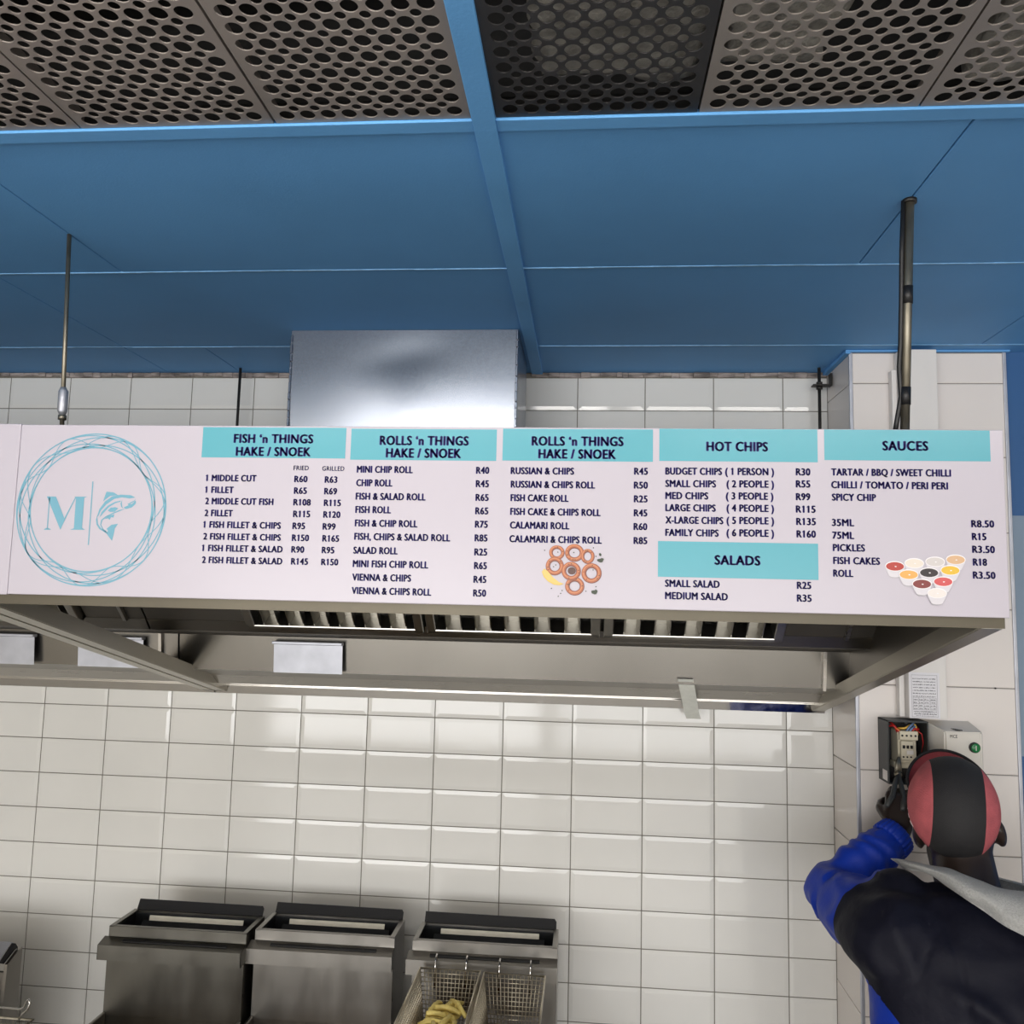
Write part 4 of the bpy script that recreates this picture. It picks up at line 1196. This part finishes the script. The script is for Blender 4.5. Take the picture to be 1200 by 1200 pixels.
# ------------------------------------------------------------------ the person at the starter box, seen from behind
root = empty('person', (2.42, -0.62, 0.0), 'person in navy and blue jacket and black and pink cap facing the starter box', 'person')
RL = Vector(root.location)
def padd(name, bm, m, par=root, smooth=True):
    bmesh.ops.translate(bm, verts=bm.verts[:], vec=-RL)
    return mesh_obj(name, bm, m, par, smooth)
TILT, YAW, LEAN = math.radians(30), math.radians(-21), math.radians(-9)
HC = Vector((2.421, -0.555, 1.642))
HM = Matrix.Translation(HC) @ Matrix.Rotation(YAW, 4, 'Z') @ Matrix.Rotation(LEAN, 4, 'Y') @ Matrix.Rotation(TILT, 4, 'X')
def H(x, y, z): return HM @ Vector((x, y, z))
HR = HM.to_3x3()
CM = Matrix.Translation(HC) @ Matrix.Rotation(math.radians(-15), 4, 'Z') @ Matrix.Rotation(math.radians(4), 4, 'Y') @ Matrix.Rotation(math.radians(31), 4, 'X')
SH_L, EL_L, WR_L = Vector((2.258, -0.68, 1.405)), Vector((2.195, -0.455, 1.425)), Vector((2.362, -0.380, 1.535))
SH_R, EL_R, WR_R = Vector((2.582, -0.67, 1.405)), Vector((2.505, -0.45, 1.265)), Vector((2.468, -0.355, 1.500))
HIP_L, KN_L, AN_L = Vector((2.335, -0.70, 0.90)), Vector((2.325, -0.68, 0.50)), Vector((2.32, -0.72, 0.085))
HIP_R, KN_R, AN_R = Vector((2.505, -0.70, 0.90)), Vector((2.515, -0.66, 0.50)), Vector((2.52, -0.70, 0.085))

b = bmesh.new()
ellipsoid(b, H(0, -.005, 0), (.075, .096, .092), HR)
ellipsoid(b, H(0, .030, -.072), (.057, .066, .062), HR)
ellipsoid(b, H(0, -.030, -.052), (.066, .068, .062), HR)
capsule(b, H(0, .094, -.012), H(0, .112, -.050), .008, .015)
ellipsoid(b, H(0, .094, -.085), (.024, .012, .010), HR)
for s in (-1, 1):
    ellipsoid(b, H(s * .030, .088, -.010), (.014, .010, .009), HR, 12, 8)
    ellipsoid(b, H(s * .079, -.020, -.056), (.012, .021, .033), HR, 14, 10)
    capsule(b, H(s * .045, .070, -.045), H(s * .030, .080, -.040), .014, .014)
capsule(b, H(0, -.028, -.075), (2.418, -.640, 1.44), .058, .066)
loft(b, [((2.42, -.66, 1.47), .10, .07), ((2.42, -.675, 1.40), .175, .095), ((2.42, -.69, 1.28), .165, .105), ((2.42, -.695, 1.10), .150, .10), ((2.42, -.70, .95), .160, .105), ((2.42, -.70, .86), .15, .10)])
for a, e, w in ((SH_L, EL_L, WR_L), (SH_R, EL_R, WR_R)):
    capsule(b, a, e, .052, .042); capsule(b, e, w, .041, .029)
for h_, k_, a_ in ((HIP_L, KN_L, AN_L), (HIP_R, KN_R, AN_R)):
    capsule(b, h_, k_, .085, .058); capsule(b, k_, a_, .055, .038)
    capsule(b, a_ + Vector((0, -.03, -.045)), a_ + Vector((0, .13, -.055)), .034, .028)
def hand(bm, wrist, axis, normal, curl, size=1.0, thumb_side=1):
    a = Vector(axis).normalized()
    n = Vector(normal); n = (n - a * n.dot(a)).normalized()
    s = a.cross(n)
    P0 = Vector(wrist)
    for k in (-1.5, -.5, .5, 1.5):
        capsule(bm, P0 + s * k * .009 * size, P0 + a * .082 * size + s * k * .019 * size, .017 * size, .0125 * size, 10)
    for k, L_ in ((-1.5, .062), (-.5, .076), (.5, .082), (1.5, .074)):
        p = P0 + a * .084 * size + s * k * .0195 * size
        ang = 0.0
        for i, (f, c) in enumerate(((.45, curl[0]), (.31, curl[1]), (.24, curl[2]))):
            ang += c
            d = (a * math.cos(ang) + n * math.sin(ang) + s * k * .02).normalized()
            q = p + d * L_ * f * size
            capsule(bm, p, q, (.0092 - .001 * i) * size, (.0086 - .001 * i) * size, 10)
            p = q
    p = P0 + a * .022 * size + s * thumb_side * .026 * size
    for d, L_, r in ((a * .65 + s * thumb_side * .55 + n * .45, .042, .013), (a * .7 + n * .65 + s * thumb_side * .05, .032, .0105), (a * .55 + n * .75 - s * thumb_side * .25, .024, .0092)):
        q = p + d.normalized() * L_ * size
        capsule(bm, p, q, r * size, r * .92 * size, 10)
        p = q
HAX = Vector((.028, .040, .085))
hand(b, WR_L + Vector((.006, .004, .012)), HAX, (.35, .75, -.3), (.85, 1.0, .6), .96, 1)
hand(b, WR_R + Vector((.0, .0, .01)), (-.004, .018, .10), (-.3, 1, 0), (.2, .3, .25), .96, -1)
body = fuse('body', b, 0.0052, 4)
padd('body', body, M_SKIN)

# hair at the nape
t = bmesh.new()
bmesh.ops.create_uvsphere(t, u_segments=32, v_segments=20, radius=1.0)
for v in t.verts: v.co = Vector((v.co.x * .0775, v.co.y * .0985 - .005, v.co.z * .094))
bmesh.ops.delete(t, geom=[v for v in t.verts if v.co.y > .03 or v.co.z < -.062 or v.co.z > .05], context='VERTS')
bmesh.ops.transform(t, matrix=HM, verts=t.verts[:])
padd('hair', t, M_HAIR)

# cap: black centre panel, pink side panels, brim
CRX, CRY, CRZ = .0868, .1110, .0985
t = bmesh.new()
bmesh.ops.create_uvsphere(t, u_segments=72, v_segments=44, radius=1.0)
bmesh.ops.rotate(t, verts=t.verts[:], matrix=Matrix.Rotation(PI / 2, 3, 'Y'))
def crown(p):
    x, y, z = p
    seam = 1 + .012 * math.exp(-((abs(x) - .56) / .05) ** 2) - .006 * math.exp(-(x / .06) ** 2)
    wob = 1 + .010 * noise.noise(Vector((x * 3, y * 3, z * 3)))
    return Vector((x * CRX, y * CRY, z * CRZ)) * seam * wob
bmesh.ops.delete(t, geom=[v for v in t.verts if v.co.z * CRZ < -.040 - .012 * max(0, -v.co.y)], context='VERTS')
for f in t.faces:
    cx = abs(f.calc_center_median().x)
    f.material_index = 0 if cx < .56 else 1
for v in t.verts: v.co = crown(v.co)
bmesh.ops.solidify(t, geom=t.faces[:], thickness=-.002)
bmesh.ops.transform(t, matrix=CM, verts=t.verts[:])
cap = padd('cap', t, [M_CAPB, M_CAPP])
cap['label'] = 'black cap with faded pink side panels'
# stitched centre seam and ridge lines on the crown
t = bmesh.new()
for x0 in (-.07, .07):
    pts = []
    for i in range(40):
        a = math.radians(-14 + 195 * i / 39)
        c = math.sqrt(max(0, 1 - x0 * x0))
        pts.append(CM @ (crown((x0, c * math.cos(a) * 1, c * math.sin(a))) * 1.004))
    pts = [p for p in pts]
    tube(t, pts, .0011, 6)
padd('seam_piping', t, M_CAPB, cap)
CZ = -.036
t = bmesh.new()
n = 40
rows_ = []
for i in range(n + 1):
    th = math.radians(-72 + 144 * i / n)
    q = math.sqrt(max(0, 1 - (CZ / CRZ) ** 2))
    bx, by = CRX * q * math.sin(th), CRY * q * math.cos(th)
    ext = .070 * max(0.0, math.cos(th * 90 / 73)) ** .6
    col = []
    for j in range(7):
        u = j / 6
        ox = bx + math.sin(th) * ext * u * .55
        oy = by + math.cos(th) * ext * u + ext * u * .12
        oz = CZ + .016 * u + .022 * u * u - .6 * (ox ** 2) * u
        col.append(CM @ Vector((ox, oy, oz)))
    rows_.append([t.verts.new(c) for c in col])
for i in range(n):
    for j in range(6):
        t.faces.new((rows_[i][j], rows_[i + 1][j], rows_[i + 1][j + 1], rows_[i][j + 1])).material_index = 0
edge_pts = [r[-1].co.copy() for r in rows_]
bmesh.ops.solidify(t, geom=t.faces[:], thickness=.0025)
padd('brim', t, M_CAPP, cap)
t = bmesh.new(); tube(t, edge_pts, .0034, 8)
padd('brim_edge', t, M_CAPB, cap)
t = bmesh.new()
for s in (-1, 1):
    for k in range(10):
        a = math.radians(72 - k * 12.5)      # from front-side to back-side along the rim
        for r_ in range(2):
            if (k + r_) % 2: continue
            zz = -.34 + .075 * r_
            q = math.sqrt(1 - zz * zz)
            th = PI / 2 - a * .55
            c = crown((s * q * math.sin(th), q * math.cos(th) * 1.0, zz)) * 1.012
            m4 = CM @ Matrix.Translation(c) @ Matrix.Rotation(-s * th, 4, 'Z')
            tt = bmesh.new(); box(tt, -.0050, .0050, -.0012, .0012, -.0034, .0034)
            join(t, tt, m4)
padd('check_band', t, M_CHECK, cap, False)

# jacket: trunk and sleeves fused into one surface, blue sleeves and flank, navy elsewhere
b = bmesh.new()
loft(b, [((2.42, -.655, 1.500), .095, .070), ((2.42, -.668, 1.470), .150, .098), ((2.42, -.680, 1.425), .205, .125), ((2.42, -.695, 1.35), .222, .145), ((2.42, -.705, 1.25), .222, .150), ((2.42, -.71, 1.10), .215, .145),
         ((2.42, -.71, .95), .205, .14), ((2.42, -.71, .84), .205, .14)], 36)
for a, e, w in ((SH_L, EL_L, WR_L), (SH_R, EL_R, WR_R)):
    capsule(b, a, e, .094 if a is SH_L else .080, .060)
    capsule(b, e, e.lerp(w, .72 if a is SH_L else .45), .060, .050)
    if a is SH_L: capsule(b, e.lerp(w, .72), e.lerp(w, .93), .047, .038)
# bunched cloth at the raised shoulder
ellipsoid(b, (2.285, -.60, 1.475), (.060, .075, .045))
jk = fuse('jacket', b, 0.0078, 7)
def seg_t(p, a, e):
    d = e - a
    return max(0, min(1, (p - a).dot(d) / d.length_squared))
bmesh.ops.bisect_plane(jk, geom=jk.verts[:] + jk.edges[:] + jk.faces[:], plane_co=(2.185, 0, 1.345), plane_no=Vector((1, 0, .78)).normalized())
bmesh.ops.bisect_plane(jk, geom=jk.verts[:] + jk.edges[:] + jk.faces[:], plane_co=SH_L.lerp(EL_L, .42), plane_no=(EL_L - SH_L).normalized())
jk.normal_update()
for v in jk.verts:
    p = v.co
    t1 = seg_t(p, SH_L, EL_L); d1 = (p - SH_L.lerp(EL_L, t1)).length
    t2 = seg_t(p, EL_L, WR_L); d2 = (p - EL_L.lerp(WR_L, t2)).length
    w = 0.0
    if d2 < .075:      # rings of folds along the forearm, elastic cuff
        w += (.0030 * math.sin(t2 * 26 + noise.noise(p * 11) * 7) + .006 * noise.noise(p * 24)) * (1 if t2 < .75 else .35)
        if t2 > .78:
            ax = (WR_L - EL_L).normalized()
            r = (p - EL_L.lerp(WR_L, t2))
            g = r.cross(ax)
            w += .0018 * math.sin(math.atan2(r.z, r.x) * 26)
    elif d1 < .10:
        w += .0025 * math.sin(t1 * 14 + noise.noise(p * 12) * 6) + .004 * noise.noise(p * 20)
    # long soft drapes running from the left shoulder down to the right
    q = Vector((p.x * .55 + p.z * .85, p.y * 2.0, 0))
    w += .0085 * (noise.noise(Vector((q.x * 11, (p.x - p.z) * 2.2, 2.0))) ) + .004 * noise.noise(p * 22)
    if d2 > .08:
        ridge = p.z - (1.36 - (p.x - 2.30) * .62 + .02 * math.sin(p.x * 22))
        w += .012 * math.exp(-(ridge / .018) ** 2) * max(0, min(1, (p.x - 2.26) * 12))
        ridge2 = p.z - (1.245 - (p.x - 2.32) * .5 + .015 * math.sin(p.x * 25))
        w += .009 * math.exp(-(ridge2 / .016) ** 2) * max(0, min(1, (p.x - 2.30) * 12))
        seam = p.x - (2.325 + .02 * (1.45 - p.z))
        w -= .004 * math.exp(-(seam / .006) ** 2) * (1 if p.y < -.70 else 0)
    v.co = p + v.normal * w
for f in jk.faces:
    p = f.calc_center_median()
    blue = 0
    for a, e, w_ in ((SH_L, EL_L, WR_L), (SH_R, EL_R, WR_R)):
        t1 = seg_t(p, a, e); d1 = (p - a.lerp(e, t1)).length
        t2 = seg_t(p, e, w_); d2 = (p - e.lerp(w_, t2)).length
        if a is SH_L and d2 < .085 or (d1 < .14 and t1 > .42 and a is SH_L): blue = 1
    if p.z < 1.345 and p.x < 2.185 + (1.345 - p.z) * .78 and p.z > 1.0 and p.x < 2.35: blue = 1
    if p.z < 1.0 and p.x < 2.35: blue = 1
    f.material_index = blue
padd('jacket', jk, [M_JNAVY, M_JBLUE])

# ribbed elastic cuff
ax = (WR_L - EL_L).normalized()
ca = EL_L.lerp(WR_L, .955)
e1 = ax.cross(Vector((0, 0, 1))).normalized(); e2 = ax.cross(e1)
t = bmesh.new()
NS = 144
prev = None
rings_ = []
for d, r0 in ((-.020, .040), (-.014, .0455), (.004, .0440), (.014, .0425), (.017, .0390), (.012, .0350), (-.010, .0345)):
    rings_.append([t.verts.new(ca + ax * d + (e1 * math.cos(2 * PI * k / NS) + e2 * math.sin(2 * PI * k / NS)) * (r0 + .0012 * math.cos(k * 2 * PI / 6))) for k in range(NS)])
for a, c in zip(rings_, rings_[1:] + rings_[:1]):
    for k in range(NS):
        t.faces.new((a[k], a[(k + 1) % NS], c[(k + 1) % NS], c[k]))
padd('cuff', t, M_JBLUE)

# light grey lining turned out over the right of the collar
top = [(2.330, -.560, 1.520), (2.333, -.630, 1.540), (2.357, -.690, 1.552), (2.392, -.730, 1.545), (2.425, -.752, 1.538), (2.470, -.760, 1.536), (2.530, -.755, 1.538), (2.590, -.725, 1.525), (2.61, -.65, 1.49), (2.56, -.57, 1.49), (2.50, -.55, 1.50)]
bot = [(2.318, -.560, 1.505), (2.322, -.640, 1.528), (2.352, -.735, 1.520), (2.392, -.790, 1.494), (2.430, -.818, 1.476), (2.475, -.838, 1.458), (2.535, -.840, 1.436), (2.610, -.800, 1.420), (2.655, -.68, 1.41), (2.60, -.55, 1.42), (2.52, -.53, 1.43)]
t = bmesh.new()
def cr(pts, u):
    n = len(pts) - 1
    f = u * n; i = min(int(f), n - 1); k = f - i
    p0, p1, p2, p3 = [Vector(pts[max(0, min(n, i + j))]) for j in (-1, 0, 1, 2)]
    return 0.5 * ((2 * p1) + (-p0 + p2) * k + (2 * p0 - 5 * p1 + 4 * p2 - p3) * k * k + (-p0 + 3 * p1 - 3 * p2 + p3) * k ** 3)
N1, N2 = 70, 12
g = []
for i in range(N1 + 1):
    u = i / N1
    a, c = cr(top, u), cr(bot, u)
    out = Vector(((a.x + c.x) / 2 - 2.42, (a.y + c.y) / 2 + .64, .0)).normalized()
    row_ = []
    for j in range(N2 + 1):
        v = j / N2
        p = a.lerp(c, v)
        p += (out * .032 + Vector((0, 0, .012))) * math.sin(PI * min(1, v * 1.05)) ** .8
        p += out * (.008 * noise.noise(Vector((u * 14, v * 3, 0))) + .005 * math.sin(u * 40 + v * 6) * v)
        row_.append(t.verts.new(p))
    g.append(row_)
for i in range(N1):
    for j in range(N2):
        t.faces.new((g[i][j], g[i + 1][j], g[i + 1][j + 1], g[i][j + 1]))
bmesh.ops.solidify(t, geom=t.faces[:], thickness=-.006)
col_o = padd('collar_lining', t, M_LINING)
col_o['label'] = 'light grey mesh collar lining'
t = bmesh.new()
ln = []
for i in range(9):
    u = .50 + .15 * i / 8
    a, c = cr(top, u), cr(bot, u)
    out = Vector(((a.x + c.x) / 2 - 2.42, (a.y + c.y) / 2 + .64, .0)).normalized()
    ln.append([t.verts.new(a.lerp(c, v) + out * .010 + Vector((0, 0, .0065 - v * .02))) for v in (-.02, .12)])
for i in range(8):
    t.faces.new((ln[i][0], ln[i + 1][0], ln[i + 1][1], ln[i][1]))
bmesh.ops.solidify(t, geom=t.faces[:], thickness=.003)
padd('neck_label', t, M_LABEL, col_o)

# trousers and shoes (below the frame)
b = bmesh.new()
loft(b, [((2.42, -.705, .98), .17, .115), ((2.42, -.705, .90), .185, .125), ((2.42, -.705, .82), .18, .12)])
for h_, k_, a_ in ((HIP_L, KN_L, AN_L), (HIP_R, KN_R, AN_R)):
    capsule(b, h_, k_, .105, .080); capsule(b, k_, a_ + Vector((0, 0, .03)), .078, .066)
padd('trousers', fuse('trousers', b, 0.012, 5), M_TROUSER)
for a_ in (AN_L, AN_R):
    b = bmesh.new()
    capsule(b, a_ + Vector((0, -.035, -.040)), a_ + Vector((0, .14, -.047)), .046, .040)
    sh = fuse('shoe', b, .008, 3)
    for v in sh.verts: v.co.z = max(v.co.z, 0.0)
    padd('shoe', sh, M_SHOE)

# pliers in the left hand
root = empty('pliers', (2.388, -.318, 1.640), 'dark metal pliers held in the hand under the open starter box', 'pliers')
RP = Vector(root.location)
def L(p): return Vector(p) - RP
b = bmesh.new()
tube(b, [L((2.398, -.305, 1.668)), L((2.400, -.300, 1.685)), L((2.402, -.296, 1.702))], [.007, .006, .003], 8)
tube(b, [L((2.392, -.308, 1.668)), L((2.394, -.303, 1.685)), L((2.400, -.298, 1.701))], [.006, .005, .0025], 8)
tube(b, [L((2.395, -.312, 1.662)), L((2.395, -.300, 1.662))], .008, 12)
mesh_obj('jaws', b, M_ROD, root, True)
for q in ([(2.396, -.306, 1.664), (2.382, -.322, 1.640), (2.366, -.350, 1.618), (2.345, -.372, 1.600)], [(2.396, -.306, 1.664), (2.395, -.325, 1.640), (2.392, -.352, 1.615), (2.380, -.375, 1.592)]):
    b = bmesh.new(); tube(b, [L(p) for p in q], [.005, .006, .0065, .0055], 10); mesh_obj('handle', b, M_DGREY, root, True)

# ------------------------------------------------------------------ light: daylight through the shop front, lamps on the ceiling behind
def area(name, loc, size, sizey, power, color, rot=(0, 0, 0)):
    l = bpy.data.lights.new(name, 'AREA')
    l.shape = 'RECTANGLE'
    l.size, l.size_y = size, sizey
    l.energy = power
    l.color = color
    o = bpy.data.objects.new(name, l)
    COL.objects.link(o)
    o.location = loc
    o.rotation_euler = rot
    return o
area('shopfront_daylight', (-0.55, -7.95, 1.4), 3.3, 2.1, LP_DAY * 1.25, (1.0, 0.985, 0.97), (PI / 2, 0, 0))
area('shopfront_daylight', (2.95, -7.95, 1.4), 3.3, 2.1, LP_DAY * 0.8, (1.0, 0.985, 0.97), (PI / 2, 0, 0))
for x, y in ((1.15, -2.08), (2.45, -2.45), (0.4, -4.6), (2.5, -4.6), (0.4, -6.4), (2.5, -6.8)):  # second lamp is an added fill for the right side and cap brim
    area('ceiling_tube_lamp', (x, y, ZC - 0.06), 1.15, 0.10, LP_TUBE * (.7 if x == 2.45 else (1 if y > -3 else .6)), (1.0, 0.96, 0.92), (math.radians(58) if y > -3 else 0, 0, 0))
pl = bpy.data.lights.new('plenum_fill_light', 'POINT'); pl.energy = LP_VOID; pl.shadow_soft_size = .05  # added point light in the plenum, brightens the pads; no source seen
po = bpy.data.objects.new('plenum_fill_light', pl); COL.objects.link(po); po.location = (1.72, -1.72, ZC + .20)
w = bpy.data.worlds.new('world'); scene.world = w
w.use_nodes = True
bg = w.node_tree.nodes['Background']
bg.inputs['Color'].default_value = (0.85, 0.92, 1.0, 1)
bg.inputs['Strength'].default_value = LP_WORLD

# ------------------------------------------------------------------ camera
cam = bpy.data.cameras.new('camera')
cam.sensor_width = 36.0
cam.sensor_fit = 'HORIZONTAL'
cam.lens = 30.0
cam.clip_start = 0.05
co = bpy.data.objects.new('camera', cam)
COL.objects.link(co)
yaw, pitch, roll = CAM_ROT
f = Vector((-math.sin(yaw) * math.cos(pitch), math.cos(yaw) * math.cos(pitch), math.sin(pitch)))
r = Vector((math.cos(yaw), math.sin(yaw), 0))
u = r.cross(f)
r2 = math.cos(roll) * r + math.sin(roll) * u
u2 = -math.sin(roll) * r + math.cos(roll) * u
co.matrix_world = Matrix(((r2.x, u2.x, -f.x, CAM_LOC[0]), (r2.y, u2.y, -f.y, CAM_LOC[1]), (r2.z, u2.z, -f.z, CAM_LOC[2]), (0, 0, 0, 1)))
scene.camera = co
scene.view_settings.view_transform = 'Standard'
scene.view_settings.look = 'None'
scene.view_settings.gamma = 1.0
scene.view_settings.use_curve_mapping = False
scene.view_settings.exposure = EXPOSURE
scene.cycles.use_denoising = True
scene.cycles.max_bounces = 8
